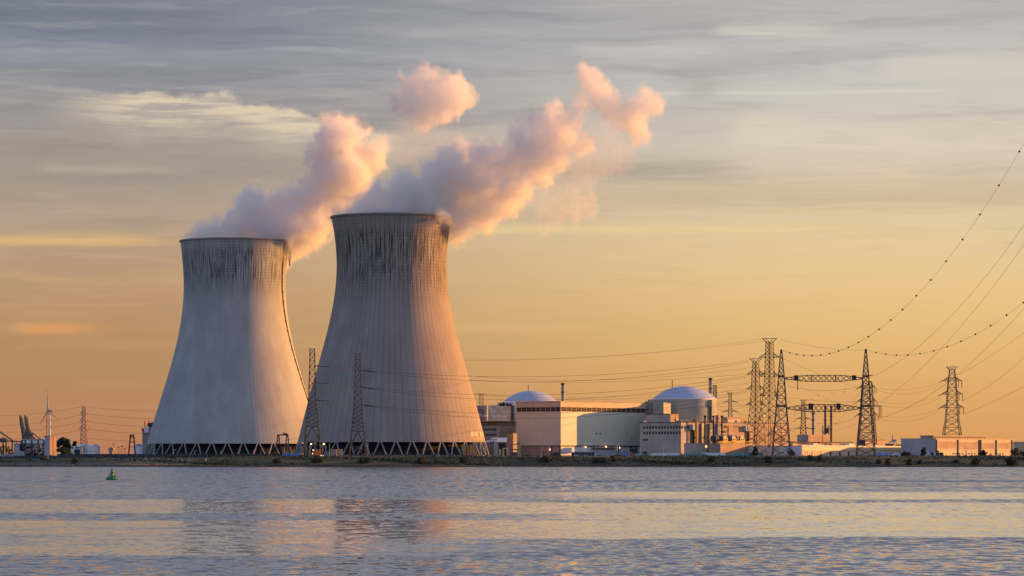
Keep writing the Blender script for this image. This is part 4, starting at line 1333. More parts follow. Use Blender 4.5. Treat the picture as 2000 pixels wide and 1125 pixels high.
for b0, b1 in ((50.3, 61.3), (63, 73.7), (75.5, 85.2)):
    q = MB()
    for i in range(46):
        q.mi = rq.choice((0, 0, 1, 2, 2, 3, 4 if rq.random() < .4 else 1))
        x_ = lx(rq.uniform(b0, b1)); z_ = lz(rq.uniform(868, 887)); y_ = rq.uniform(-.6, 3)
        if rq.random() < .5: q.tube([(x_, y_, z_), (min(x_ + rq.uniform(.6, 2.4), lx(b1)), y_, z_)], rq.uniform(.14, .34), 6)
        else: q.tube([(x_, y_, z_), (x_, y_, z_ + rq.uniform(.5, 1.8))], rq.uniform(.14, .36), 6)
    q.mi = 2
    for py in (872.5, 879, 883): q.box(lx(b0), lx(b1), 1.2, 5.4, lz(py) - .12, lz(py) + .12)
    P('pipework', q, list(pm_), pb)
P('lower_box', bx(lx(37.6), lx(49), 0, 7.9, 0, lz(881)), M['greyblue'], pb)
for px in (39.5, 43, 46.5): P('louvre', bx(lx(px) - .5, lx(px) + .5, 6.5, 7.9, lz(878), lz(867)), M['glass'], pb)
f9 = Frame(96.5, 2480)
tb = f9.root('tower_block', 'tall plain block on the left with two panels coloured sun-orange and a dark groove', 'concrete block')
P('wall', bx(0, f9.u(110), 0, f9.v(87), 0, f9.z(852)), M['greyblue'], tb)
P('sun_tinted_panel', bx(.15, f9.u(102.3), -.2, -.01, 0, f9.z(852.5)), M['conc3'], tb)  # sunlight's orange put into the colour of the right face
P('sun_tinted_panel', bx(f9.u(104), f9.u(109.8), -.2, -.01, 0, f9.z(852.5)), M['conc3'], tb)
P('groove', bx(f9.u(102.5), f9.u(103.8), -.12, -.01, 0, f9.z(852.5)), M['black'], tb)
P('roof', bx(-.2, f9.u(110) + .2, -.25, f9.v(87) + .2, f9.z(852), f9.z(851.3)), M['darkroof'], tb)
# white oil tank and its shed
D = 2640; k = D / F
ot = T('oil_tank', 'squat white round tank with three dots low on its wall', 'storage tank', (WX(176, D), D + 8, G))
q = MB(); R = 17 * k; h = WZ(870, D) - G
q.lathe([(R, 0), (R, h), (R - .3, h + .15), (.05, h + .8)], 48); P('tank_shell', q, M['white'], ot)
q = MB(); q.lathe([(R + .02, h * .48), (R + .1, h * .5), (R + .02, h * .52)], 48); P('wind_girder', q, M['greysteel'], ot)
for px in (170, 176.5, 182.5):
    xx = (px - 176) * k; yv = -math.sqrt(R * R - xx * xx); q = MB(); q.ball((xx, yv, WZ(882, D) - G), .38, 6, 4); P('manhole', q, M['black'], ot)
for px in (186, 168):
    xx = (px - 176) * k; q = bx(xx - 1.2, xx + 1.2, -6, -3, h, h + 1.1); P('roof_hatch', q, M['cool'], ot)
ws = T('white_shed', 'pale flat-roofed shed with a dark opening beside the white tank', 'shed', (WX(140, D), D - 4, G))
def lx2(px): return (px - 140) * k
P('wall', bx(0, lx2(158.5), 0, 9, 0, WZ(871.5, D) - G), M['cool'], ws)
P('roof_box', bx(lx2(153), lx2(162), 3, 9, WZ(871.4, D) - G, WZ(867, D) - G), M['white'], ws)
P('opening', bx(lx2(146.5), lx2(157.5), -.12, .2, 0, WZ(877.5, D) - G), M['black'], ws)
for px in (142.5, 150, 154.5): P('window', bx(lx2(px) - .7, lx2(px) + .7, -.1, .2, WZ(875.8, D) - G, WZ(873.2, D) - G), M['glass'], ws)
# trestle, conical tank, plant behind the left tower
D = 2480; k = D / F
tr_ = T('steel_trestle', 'dark A-shaped steel trestle with two round lamps on top', 'trestle', (WX(258, D), D, G))
q = MB()
for yv in (-1.5, 1.5):
    for s in (-1, 1): q.bar((s * 7.2 * k, yv, 0), (s * 3.2 * k, yv, WZ(852, D) - G), .7)
    for py, w_ in ((864, 4.6), (873, 5.6), (855, 3.4)): q.bar((-w_ * k, yv, WZ(py, D) - G), (w_ * k, yv, WZ(py, D) - G), .5)
P('frame', q, M['black'], tr_)
for s in (-1, 1):
    q = MB(); q.ball((s * 2.6 * k, 0, WZ(851, D) - G), 1.0, 8, 6); P('sheave', q, M['black'], tr_)
D = 2640; k = D / F
ct = T('conical_tank', 'pale blue tank with a low conical roof beside the left cooling tower', 'storage tank', (WX(271, D), D, G))
R = 8.3 * k
q = MB(); q.lathe([(R, 0), (R, WZ(870, D) - G)], 32); P('tank_shell', q, M['cool'], ct)
q = MB(); q.lathe([(R + .3, WZ(870.2, D) - G), (.05, WZ(866, D) - G)], 32); P('cone_roof', q, M['blue'], ct)
q = bx(-10.5 * k, -8.5 * k, -1, 2, 0, WZ(873, D) - G); P('stair_box', q, M['white'], ct)
D = 2830; k = D / F
pl = T('plant_tower', 'grey process tower with vessels and two thin red stacks behind the left cooling tower', 'process tower', (WX(289, D), D, G))
def l3(px): return (px - 289) * k
P('wall', bx(l3(278), l3(303), 0, 12, 0, WZ(841, D) - G), M['greysteel'], pl)
P('side_box', bx(l3(282), l3(290), -2.5, 0, WZ(845, D) - G, WZ(834, D) - G), M['cool'], pl)
q = MB(); q.tube([(l3(292), -1, WZ(830, D) - G), (l3(302), -1, WZ(828, D) - G)], 1.8, 10); q.tube([(l3(289), -1, WZ(832, D) - G), (l3(292), -1, WZ(826, D) - G)], 1.1, 8); P('vessel', q, M['steel'], pl)
q = bx(l3(290), l3(304), 0, 8, WZ(841, D) - G, WZ(831, D) - G); P('upper_box', q, M['greyblue'], pl)
for px in (283, 291): q = MB(); q.tube([(l3(px), 1, WZ(841, D) - G), (l3(px), 1, WZ(822 if px == 283 else 821.5, D) - G)], .55, 8); P('red_stack', q, M['red'], pl)
q = MB(); q.ball((l3(279), -1, WZ(839, D) - G), 1.3, 8, 6); P('flange', q, M['red'], pl)
# floodlight masts and low bits
for px, py, lb in ((222, 867, 'tallest'), (231.5, 873.5, 'leftmost of the close three'), (238, 871.5, 'middle of the close three'), (244, 875.5, 'shortest')):
    D = 3300; k = D / F; q = MB(); q.bar((0, 0, 0), (0, 0, WZ(py, D) - G), .4); q.box(-1.2, 1.2, -.4, .4, WZ(py, D) - G - .5, WZ(py, D) - G + .3)
    O('floodlight_mast', q, M['steel_warm'], 'distant thin floodlight mast on the left, %s' % lb, 'floodlight mast', (WX(px, D), D, G), 0, 'distant floodlight masts')
D = 2900; k = D / F
q = bx(-6 * k, 5 * k, 0, 6, WZ(880, D) - G, WZ(876, D) - G); q.box(-4 * k, 3 * k, 0, 5, 0, WZ(880, D) - G); q.prism([(-5 * k, WZ(876, D) - G), (4 * k, WZ(876, D) - G), (2 * k, WZ(874, D) - G), (-3 * k, WZ(874, D) - G)], 0, 5)
O('low_hut', q, M['conc3'], 'low sunlit hut on the skyline between white tank and left cooling tower', 'hut', (WX(217, D), D, G))
q = MB(); pts_ = [(-14 * k, 0)] + [(14 * k * math.cos(a_), 4.5 * k * math.sin(a_) * 2.0) for a_ in [PI - PI * i / 10 for i in range(11)]] + [(14 * k, 0)]
q.prism(pts_[1:-1], 0, 10)
O('earth_mound', q, M['darkroof'], 'dark rounded mound left of the trestle', 'mound', (WX(206, D), D - 120, G))
# long pipe along the left shore
q = MB(); Dp = 2300
q.tube([PT(-40, 890.5, Dp), PT(28, 890.5, Dp)], 1.35, 14)
O('shore_pipe', q, M['greysteel'], 'big grey pipe lying along the shore at the left edge', 'pipe')
q = MB(); q.tube([PT(28.6, 892.5, Dp), PT(130, 892.8, Dp - 8)], 1.0, 12)
O('shore_pipe', q, M['fence'], 'dark pipe lying along the shore below the process building', 'pipe')
for px, lb in ((89, 'left'), (94.5, 'right')):
    D = 2240; q = MB(); q.box(-.35, .35, -.3, .3, WZ(897, D), WZ(892.2, D)); q.box(-.75, -.35, -.3, .3, WZ(893.4, D), WZ(892.2, D))
    O('mooring_post', q, M['white'], 'small white hooked post on the left shore, %s of two' % lb, 'mooring post', (WX(px, D), D, 0), 0, 'white posts on the left shore')


# ------------------------------------------------------------------ fences
def fence(name, pa, pb, D, ptop, n, label, m, solid=True, thick=.15):
    xa, xb = WX(pa, D), WX(pb, D); h = WZ(ptop, D) - G
    root = T(name, label, 'fence', (xa, D, G))
    q = MB()
    if solid: q.box(0, xb - xa, -.06, .06, -1.2, h)
    else:
        for f in (.35, .97): q.bar((0, 0, h * f), (xb - xa, 0, h * f), thick)
        nn = int((xb - xa) / 1.1)
        for i in range(nn): q.bar(((xb - xa) * i / nn, 0, 0), ((xb - xa) * i / nn, 0, h), thick * .7)
    P('fence_panel', q, M[m], root)
    for i in range(n + 1):
        q = MB(); q.bar((0, 0, 0), (0, 0, h * 1.12 + .2), .22); P('fence_post', q, M['greysteel'], root, loc=((xb - xa) * i / n, -.2, 0))


fence('screen_fence', 112, 560, 2244, 886.6, 26, 'long dark screen fence in front of the left cooling tower', 'fence')
fence('bar_fence', 1014, 1252, 2262, 883.2, 22, 'thin bar fence along the dike before the cream turbine hall', 'steel', False, .16)
fence('bar_fence', 640, 930, 2262, 885.5, 20, 'thin bar fence along the dike before the nearer cooling tower', 'steel', False, .12)


def lamp_post(px, ptop, D, label, lit=False, group='lamp posts'):
    h = WZ(ptop, D) - G
    root = T('lamp_post', label, 'lamp post', (WX(px, D), D, G), 0, group)
    q = MB(); q.tube([(0, 0, 0), (0, 0, h), (.25, -.3, h + .35), (.9, -.3, h + .45)], [.17, .12, .1, .08], 6); P('pole', q, M['pole'], root)
    q = MB()
    if lit: q.ball((.7, -.4, h + .25), .55, 10, 8)
    else: q.box(.5, 1.4, -.6, 0, h + .35, h + .6)
    P('lamp_head', q, M['lamp_y'] if lit else M['pole'], root)


lamp_post(605.5, 868, 2243, 'lit lamp post at the left leg of the taller mast', True)
lamp_post(630.5, 868, 2243, 'lit lamp post right of the orange scaffold', True)
lamp_post(643.5, 866, 2243, 'unlit pale lamp post beside the brown box')
lamp_post(718.5, 862, 2243, 'unlit pale pole right of the second tall mast')
lamp_post(1057, 875, 2250, 'unlit lamp post before the shaded side of the cream hall')
lamp_post(1250, 873.5, 2250, 'unlit lamp post between cream hall and office block')
lamp_post(1296, 872.5, 2250, 'unlit lamp post before the middle of the office block')
lamp_post(1322, 872, 2250, 'unlit lamp post near the corner of the office block')
for px, lb in ((262, 'leftmost'), (300, 'second'), (339, 'third'), (380, 'fourth'), (431, 'fifth'), (467, 'sixth'), (495, 'seventh'), (524, 'rightmost')):
    lamp_post(px, 879.5 + (px % 3), 2246, 'thin pale pole in front of the left cooling tower, %s from the left' % lb if lb not in ('leftmost', 'rightmost') else 'thin pale pole in front of the left cooling tower, %s of the row' % lb, group='pale poles before the left tower')

# ------------------------------------------------------------------ things at the feet of the towers
D = 2242; k = D / F
go = T('portal_gantry', 'dark portal crane frame in front of the left cooling tower', 'portal crane', (WX(552.5, D), D, G))
q = MB()
for px in (543.5, 561):
    o_ = (px - 552.5) * k
    for yv in (-1.5, 1.5):
        q.bar((o_ - 1.8, yv, 0), (o_ - .4, yv, WZ(849, D) - G), .5); q.bar((o_ + 1.8, yv, 0), (o_ + .4, yv, WZ(849, D) - G), .5)
    for f in (.2, .4, .6, .8):
        w_ = 1.8 - 1.4 * f; hh = (WZ(849, D) - G)
        q.bar((o_ - w_, -1.5, hh * f), (o_ + w_, -1.5, hh * f), .3); q.bar((o_ - w_, -1.5, hh * f), (o_ + w_ - .3, -1.5, hh * (f + .2)), .25)
P('legs', q, M['black'], go)
q = MB(); zz = WZ(849.5, D) - G
q.box(-9.5 * k, 10.5 * k, -1.6, 1.6, zz - .35, zz + .45); P('beam', q, M['black'], go)
q = MB(); q.box(1 * k, 7 * k, -1.4, 1.4, zz + .45, zz + 1.2); q.bar((0, 0, zz + 1.2), (3 * k, 0, zz + 1.7), .4); q.bar((5 * k, 0, zz + 1.2), (9 * k, 0, zz + .5), .35); q.bar((7.5 * k, 0, zz + .4), (7.9 * k, 0, zz + 2.0), .25); P('trolley', q, M['steel'], go)


def container(pa, pb, ptop, D, m, label, dep=2.6, cat='container', name='shipping_container', ribs=True):
    xa, xb = WX(pa, D), WX(pb, D); h = WZ(ptop, D) - G
    q = MB(); q.box(0, xb - xa, 0, dep, 0, h)
    n = int((xb - xa) / .55)
    if ribs:
        for i in range(n): q.box((xb - xa) * (i + .25) / n, (xb - xa) * (i + .6) / n, -.07, -.005, .15, h - .15)
        q.box(-.06, (xb - xa) + .06, -.1, dep + .1, h - .14, h + .06)
    return O(name, q, M[m], label, cat, (xa, D, G))


container(551.5, 586.5, 885, 2236, 'blue', 'long blue corrugated container under the portal crane')
for i, (pa, pb, pt) in enumerate(((554, 563, 882.6), (566, 571, 883))):
    container(pa, pb, pt, 2239, 'orange', 'small orange crate behind the blue container, %s one' % ('left', 'right')[i], 1.5, 'crate', 'orange_crate', False)
D = 2238; k = D / F
ms = T('site_cabin', 'small pale site cabin at the right end of the blue container', 'cabin', (WX(587, D), D, G))
P('wall', bx(0, 4.2 * k, 0, 2, 0, WZ(885, D) - G), M['pink'], ms); P('door', bx(.5, 1.2, -.08, -.01, 0, 1.6), M['black'], ms); P('roof', bx(-.1, 4.4 * k, -.1, 2.1, WZ(885, D) - G, WZ(884.3, D) - G), M['orange'], ms)
os_ = T('work_scaffold', 'orange sheeted scaffold between the two lit lamp posts', 'scaffold', (WX(618.5, D), D, G))
q = MB(); h = WZ(881.5, D) - G
for i in range(6):
    x_ = (-6.5 + 13 * i / 5) * k; q.bar((x_, 0, 0), (x_, 0, h + 1.2), .25); q.bar((x_, 1.6, 0), (x_, 1.6, h + 1.2), .25)
for f in (.3, .6, .95): q.bar((-6.5 * k, 0, h * f), (6.5 * k, 0, h * f), .22); q.box(-6.5 * k, 6.5 * k, 0, 1.6, h * f, h * f + .1)
for i in range(5): q.bar(((-6.5 + 13 * i / 5) * k, 0, 0), ((-6.5 + 13 * (i + 1) / 5) * k, 0, h * .95), .18)
P('poles', q, M['orange'], os_)
q = MB(); q.box(-6 * k, -1 * k, .3, .45, h * .1, h * .9); q.box(0, 5.5 * k, .3, .45, h * .05, h * .55); P('sheeting', q, M['orange'], os_)
for px, py in ((627, 890), (631, 890.2)):
    q = MB(); q.ball(((px - 618.5) * k, -.6, WZ(py, D) - G), .42, 8, 6); P('work_lamp', q, M['lamp_y'], os_)
for px, py in ((611.5, 879), (610.5, 886)):
    q = MB(); q.ball(((px - 618.5) * k, -.6, WZ(py, D) - G), .35, 8, 6); P('work_lamp', q, M['lamp_y'], os_)
container(646, 657, 877.5, 2250, 'brown', 'tall brown equipment box, left of two beneath the nearer tower', 3, 'equipment box', 'equipment_box', False)
container(658, 668, 877, 2246, 'conc3', 'tall dull-pink equipment box, right of two beneath the nearer tower', 3, 'equipment box', 'equipment_box', False)
container(675, 679.5, 888.3, 2238, 'tarp', 'tiny turquoise bin at the foot of the second tall mast', 1.4, 'bin', 'waste_bin', False)
container(633, 645, 882.5, 2250, 'greysteel', 'grey metal cabinet left of the brown equipment box', 2.4, 'cabinet', 'metal_cabinet')
# between nearer tower and cream hall
ps = T('pipe_gantry', 'dark pipe gantry with a yellow post before the shaded end of the cream hall', 'pipe gantry', (WX(1006, D), D, G))
def l4(px): return (px - 1006) * k
q = MB(); q.bar((l4(997), 0, 0), (l4(997), 0, WZ(868.5, D) - G), .4); q.bar((l4(997), 0, WZ(868.5, D) - G), (l4(1016), 0, WZ(867.5, D) - G), .5); q.bar((l4(997), 0, WZ(878, D) - G), (l4(1012), 0, WZ(878, D) - G), .7); q.box(l4(999), l4(1010), -1, 1, 0, WZ(883, D) - G); q.bar((l4(1009), 0, WZ(866.5, D) - G), (l4(1014), 0, WZ(866, D) - G), .6)
P('pipes', q, M['steel'], ps)
q = MB(); lattice(q, [(0, .75), (WZ(868, D) - G, .75)], .3, [4]); P('post', q, M['yellow'], ps, loc=(l4(1014), 0, 0))
container(981, 985, 877.5, 2240, 'yellow', 'yellow machine housing left of the dark pipe gantry', 2, 'machine', 'machine_housing', False)
ya = T('white_shelter', 'small pale open shelter on two posts by the yellow machine', 'shelter', (WX(983, D), D + 3, G))
q = MB(); q.bar((0, 0, 0), (0, 0, WZ(876, D) - G), .45); q.bar((9 * k, 0, 0), (9 * k, 0, WZ(876, D) - G), .8); P('posts', q, M['cream'], ya); P('roof', bx(-.4, 10 * k, -1, 1.5, WZ(876, D) - G, WZ(875, D) - G), M['white'], ya)
q = bx(0, 4 * k, 0, 2, 0, WZ(877, D) - G); O('control_cubicle', q, M['pink'], 'small pale pink cubicle at the right foot of the nearer tower', 'cubicle', (WX(974.5, D), D, G))
# buildings at the right foot of the nearer tower
fa = Frame(976, 2496)
ab = fa.root('annexe_building', 'grey two-storey block with dark window slots left of the cream hall', 'office block')
P('wall', bx(0, fa.u(1007), 0, fa.v(938), 0, fa.z(830.5)), M['conc'], ab)
P('roof', bx(-.3, fa.u(1007), -.3, fa.v(938) + .3, fa.z(830.5), fa.z(829.3)), M['darkroof'], ab)
P('right_cladding', bx(.3, fa.u(1006), -.22, -.01, fa.z(862), fa.z(831.5)), M['conc3'], ab)  # sun orange painted on this block's right face too
for py in (838.5, 849):
    for i in range(7):
        v = fa.v(943 + i * 4.1); P('window', bx(-.1, .3, v - .95, v + .95, fa.z(py + 2.3), fa.z(py - 2.3)), M['glass'], ab)
q = MB(); z_ = fa.z(829.2)
q.box(2, 24, 4, 40, z_, z_ + 2.2); q.box(-1.0, 25, 2.5, 41, z_ + 2.2, z_ + 2.9)
P('roof_storey', q, M['conc3'], ab)
f7 = Frame(951, 2540)
ub = f7.root('service_block', 'cluttered grey service block behind the V-topped pylon', 'service block')
P('wall', bx(0, f7.u(953), 0, f7.v(926), 0, f7.z(793)), M['conc'], ub)
P('roof', bx(-.3, f7.u(953), -.3, f7.v(926), f7.z(793), f7.z(792)), M['greyblue'], ub)
rq = random.Random(8)
for i in range(16):
    v = f7.v(rq.uniform(930, 949)); py = rq.uniform(799, 828)
    P('wall_unit', bx(-rq.uniform(.4, 1.4), -.01, v - rq.uniform(.8, 2.2), v + rq.uniform(.8, 2.2), f7.z(py + rq.uniform(1, 3)), f7.z(py - rq.uniform(1, 2.5))), rq.choice((M['white'], M['white'], M['black'], M['greysteel'])), ub)
fd = Frame(1002, 2420)
bb = fd.root('valve_house', 'plain brownish windowless block leaning against the shaded end of the cream hall', 'concrete block')
P('wall', bx(0, fd.u(1010), 0, fd.v(990), 0, fd.z(846)), M['brown'], bb); P('roof', bx(-.2, fd.u(1010), -.2, fd.v(990) + .2, fd.z(846), fd.z(845)), M['darkroof'], bb)
P('wall_vent', bx(-.12, -.01, fd.v(1001.5) - .6, fd.v(1001.5) + .6, fd.z(854), fd.z(852.5)), M['black'], bb)
fe = Frame(990, 2440)
lh = fe.root('low_hall', 'low hall with a white sloping roof left of the brownish block', 'low hall')
q = MB(); zz0, zz1 = fe.z(863), fe.z(854.5)
P('wall', bx(0, 14, 0, fe.v(948), 0, zz0), M['conc'], lh)
q = MB(); vL = fe.v(948); q.add([(-.5, -.3, zz0), (-.5, vL + .3, zz0), (9, vL + .3, zz1), (9, -.3, zz1), (-.5, -.3, zz0 - .4), (-.5, vL + .3, zz0 - .4), (9, vL + .3, zz1 - .4), (9, -.3, zz1 - .4)], [(0, 3, 2, 1), (4, 5, 6, 7), (0, 1, 5, 4), (1, 2, 6, 5), (2, 3, 7, 6), (3, 0, 4, 7)])
P('roof', q, M['white'], lh)
P('roller_door', bx(-.12, -.01, fe.v(988), fe.v(974), 0, zz0 - 1), M['darkroof'], lh)
P('wall_panel', bx(-.12, -.01, fe.v(972), fe.v(963), 0, zz0 - .6), M['cool'], lh)
q = MB(); Dt = 2300; kk = Dt / F; lattice(q, [(0, .9), (WZ(860, Dt) - G, .9)], .35, [5]); q.bar((-9 * kk, 0, WZ(858, Dt) - G), (10 * kk, 0, WZ(858, Dt) - G), .5); q.bar((-9 * kk, 0, WZ(858, Dt) - G), (-1, 0, WZ(863, Dt) - G), .3); q.bar((10 * kk, 0, WZ(858, Dt) - G), (1, 0, WZ(863, Dt) - G), .3)
O('switch_gantry', q, M['steel'], 'small T-shaped lattice switchgear gantry before the low white-roofed hall', 'switch gantry', (WX(961, Dt), Dt, G))

# ------------------------------------------------------------------ in front of the hall and to the right
container(1116, 1161, 883, 2262 + 8, 'darkroof', 'long dark low trailer parked before the cream hall', 2.5, 'trailer', 'parked_trailer')
tk = T('parked_truck', 'dark blue truck with a red cab parked before the right end of the cream hall', 'truck', (WX(1216, 2255), 2255, G))
kk = 2255 / F
P('cargo_box', bx(0, 15 * kk, 0, 2.5, .9, WZ(884.5, 2255) - G), M['blue'], tk); P('cab', MB().prism([(15.4 * kk, .7), (21 * kk, .7), (21 * kk, 2.2), (19.5 * kk, 3.6), (15.4 * kk, 3.6)], .1, 2.4), M['red'], tk)
P('windscreen', bx(19.9 * kk, 20.9 * kk, .05, .09, 2.3, 3.1), M['glass'], tk)
for xx in (1.2, 3.4, 6.6):
    q = MB(); q.tube([(xx, -.1, .5), (xx, .35, .5)], .5, 12); P('wheel', q, M['black'], tk)
for i, (px, m_, lb) in enumerate(((1126, 'white', 'white car parked left of the row before the cream hall'), (1135, 'greysteel', 'grey car parked in the row before the cream hall'), (1144, 'pole', 'silver car parked in the row before the cream hall'), (1172, 'blue', 'dark blue car parked alone before the cream hall'), (1934, 'red', 'red car parked before the right half of the flat concrete building'), (1872, 'white', 'white car parked left of the blue spire'), (1952, 'pole', 'silver car parked right of the red one'))):
    c_ = T('parked_car', lb, 'car', (WX(px, 2256), 2256, G), 0, 'cars parked behind the dike')
    q = MB().prism([(-2.1, .35), (2.1, .35), (2.1, .85), (1.3, .95), (.8, 1.5), (-.9, 1.5), (-1.6, .95), (-2.1, .9)], -.85, .85); P('body', q, M[m_], c_)
    P('side_window', bx(-1.0, .75, -.88, -.855, 1.0, 1.35), M['glass'], c_)
    for xx in (-1.35, 1.35): q = MB(); q.tube([(xx, -.9, .35), (xx, -.6, .35)], .34, 10); P('wheel', q, M['black'], c_)


def tent(pa, pb, ptop, D, m, label, hump=True, dep=7.0):
    xa, xb = WX(pa, D), WX(pb, D); h = WZ(ptop, D) - G; w_ = xb - xa
    n = 20; q = MB()
    prof_ = []
    for i in range(n + 1):
        f = i / n
        e = min(f, 1 - f)
        zz = h * (math.sin(min(e * (6 if hump else 30), PI / 2)) ** .7)
        prof_.append((w_ * f, zz + (.12 * math.sin(i * 2.3) if 0 < i < n else 0)))
    q.prism(prof_[::-1] + [(0, -.2), (w_, -.2)][::1], 0, dep) if False else q.prism([(0, -.3)] + prof_ + [(w_, -.3)], 0, dep)
    for i in range(1, 12): q.box(w_ * i / 12 - .08, w_ * i / 12 + .08, -.06, -.005, 0, h * (.9 if .15 < i / 12 < .85 else .4))
    return O('tarpaulin_cover', q, M[m], label, 'covered stack', (xa, D, G), 0, 'covered stacks behind the dike')


tent(1214, 1272, 886, 2256, 'tarp', 'low turquoise cover left of the white-blue boards')
tent(1271, 1330, 885.2, 2258, 'cool', 'long pale blue cover before the office block', False)
tent(1329, 1386, 885, 2254, 'tarp', 'humped turquoise cover before the shaded annexe')
tent(1366, 1419, 884.4, 2260, 'cool', 'pale blue cover between two turquoise ones', False)
tent(1418, 1500, 884.6, 2255, 'tarp', 'humped turquoise cover at the foot of the pylon cluster')
tent(1706, 1744, 883.5, 2256, 'bluetarp', 'bright blue cover right of the portal mast')
tent(1742, 1776, 885, 2258, 'cool', 'pale blue cover next to the bright blue one')
tent(1800, 1846, 884, 2258, 'cool', 'pale cover at the shaded end of the flat concrete building')

# sheds on the right
f5 = Frame(1566, 2330)
sh = f5.root('long_shed', 'long low cream shed with a yellow stripe along its sunlit wall', 'shed')
uL = f5.u(1801)
P('wall', bx(0, uL, 0, f5.v(1444), 0, f5.z(871.5)), M['cream'], sh)
P('shade_tinted_end', bx(-.2, -.01, .3, f5.v(1444), 0, f5.z(872)), M['cool'], sh, label='end wall with the blue of shade in its colour')  # white wall given a blue tone in place of its shade
P('stripe', bx(.2, uL, -.25, -.01, f5.z(879.6), f5.z(878)), M['yellow'], sh)
P('eave', bx(-.3, uL + .2, -.5, f5.v(1444) + .2, f5.z(871.5), f5.z(870.3)), M['white'], sh)
rq = random.Random(14)
q = MB()
for i in range(46):
    u = uL * (i + .3) / 46 * .62; q.box(u, u + rq.uniform(.2, .7), -.14, -.01, 0, f5.z(880.6))
P('lower_slats', q, M['conc3'], sh)
for px in (1585, 1604, 1622, 1640, 1657): u = f5.u(px); P('door', bx(u - .8, u + .8, -.18, -.01, 0, f5.z(881.5)), M['black'], sh)
for px in (1572, 1586, 1603, 1619, 1646, 1656, 1714, 1750): u = f5.u(px); P('roof_light', bx(u - 1.6, u + 1.6, 1, 3, f5.z(870.3), f5.z(869.2)), M['cream'], sh)
for px in (1603, 1672): u = f5.u(px); P('roof_house', bx(u - 3.0, u + 3.0, 4, 9, f5.z(870.3), f5.z(866)), M['yellow'] if False else M['cream'], sh)
f6 = Frame(1578, 2790)
dkb = f6.root('boiler_house', 'brown-lit block with a grey shaded end carrying the three dark chimneys', 'boiler house')
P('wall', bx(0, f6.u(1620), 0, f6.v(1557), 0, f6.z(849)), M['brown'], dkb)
P('sun_tinted_face', bx(.2, f6.u(1620) - .1, -.25, -.01, 0, f6.z(850)), M['conc3'], dkb)  # warm sheet that paints the sunlight on the right face
for px in (1606.5,): u = f6.u(px); P('wall_joint', bx(u - .6, u + .6, -.5, -.26, 0, f6.z(850)), M['steel'], dkb)
for px in (1561, 1566, 1573): v = f6.v(px); P('louvre', bx(-.15, -.01, v - 1.3, v + 1.3, f6.z(859), f6.z(852)), M['greyblue'], dkb)
f8 = Frame(1548, 2640)
fb2 = f8.root('flat_shed', 'dark flat-roofed shed with brown front behind the cream shed', 'shed')
P('wall', bx(0, f8.u(1664), 0, 30, 0, f8.z(866.5)), M['brown'], fb2)
P('roof', bx(-.5, f8.u(1665), -.8, 30.5, f8.z(865), f8.z(862.5)), M['darkroof'], fb2)
for px in (1592, 1618, 1648): u = f8.u(px); P('recess', bx(u - 5, u + 5, -.3, -.01, 0, f8.z(866)), M['darkroof'], fb2)
f8b = Frame(1690, 2560)
q = f8b.root('dark_block', 'low dark block with a brown end seen through the right mast of the portal', 'concrete block')
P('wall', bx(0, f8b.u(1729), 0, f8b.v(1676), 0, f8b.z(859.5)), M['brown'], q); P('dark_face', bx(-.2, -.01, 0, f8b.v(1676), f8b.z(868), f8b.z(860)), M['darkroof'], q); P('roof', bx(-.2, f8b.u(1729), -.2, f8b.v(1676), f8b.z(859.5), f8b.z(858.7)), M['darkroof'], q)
q = MB(); q.box(0, WX(1765, 2900) - WX(1700, 2900), 0, 10, 0, WZ(868.3, 2900) - G); q.box(8, 20, 2, 8, 0, WZ(866.8, 2900) - G)
O('far_wall', q, M['darkroof'], 'long low dark wall beyond the cream shed', 'wall', (WX(1700, 2900), 2900, G))
# flat concrete building at far right
f1 = Frame(1828, 2370)
rb2 = f1.root('pump_building', 'big flat concrete building at far right with dark vertical pipes on its sunlit wall', 'concrete building')
UL, VL = f1.u(1979), f1.v(1760)
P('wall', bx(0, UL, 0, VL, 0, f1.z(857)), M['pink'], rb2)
P('shade_tinted_face', bx(-.25, -.01, .2, VL, 0, f1.z(857.2)), M['greyblue'], rb2)  # left face coloured grey-blue in place of its shade
P('coping', bx(-.35, UL + .2, -.35, VL + .3, f1.z(857), f1.z(856)), M['pink'], rb2)
us, ue, vs_, ve = 3.0, f1.u(1935), 4.0, f1.v(1793)
P('upper_storey', bx(us, ue, vs_, ve, f1.z(856), f1.z(851.8)), M['brown'], rb2)
P('upper_roof', bx(us - .4, ue + .4, vs_ - .5, ve + .4, f1.z(851.8), f1.z(850.3)), M['brown'], rb2)
for i in range(21): u = us + 2 + (ue - us - 4) * i / 20; P('slot_window', bx(u - 1.1, u + 1.1, vs_ - .12, vs_ - .01, f1.z(855.4), f1.z(853.2)), M['glass'], rb2)
for px in (1828.8, 1870.5, 1912, 1915.2, 1945.3, 1976): u = f1.u(px); q = MB(); q.tube([(u, -.45, 0), (u, -.45, f1.z(858.5))], .42, 6); P('wall_pipe', q, M['steel'], rb2)
q = MB()
for px0, px1, py0, py1 in ((1833, 1867, 876, 862), (1874, 1909, 877, 863), (1919, 1942, 876, 864), (1950, 1972, 876, 864)):
    q.box(f1.u(px0), f1.u(px1), -.08, -.005, f1.z(py0), f1.z(py1))
P('wall_panels', q, M['conc3'], rb2)
for px in (1862, 1868, 1874, 1880, 1892, 1898, 1904, 1911, 1935, 1947, 1953, 1959): u = f1.u(px); P('window', bx(u - 1.0, u + 1.0, -.1, .2, f1.z(887.5), f1.z(884.6)), M['glass'], rb2)
q = MB(); q.box(0, 60, 0, 30, 0, WZ(864, 2560) - G); q.box(-.3, 60, -.3, 30, WZ(864, 2560) - G, WZ(863, 2560) - G)
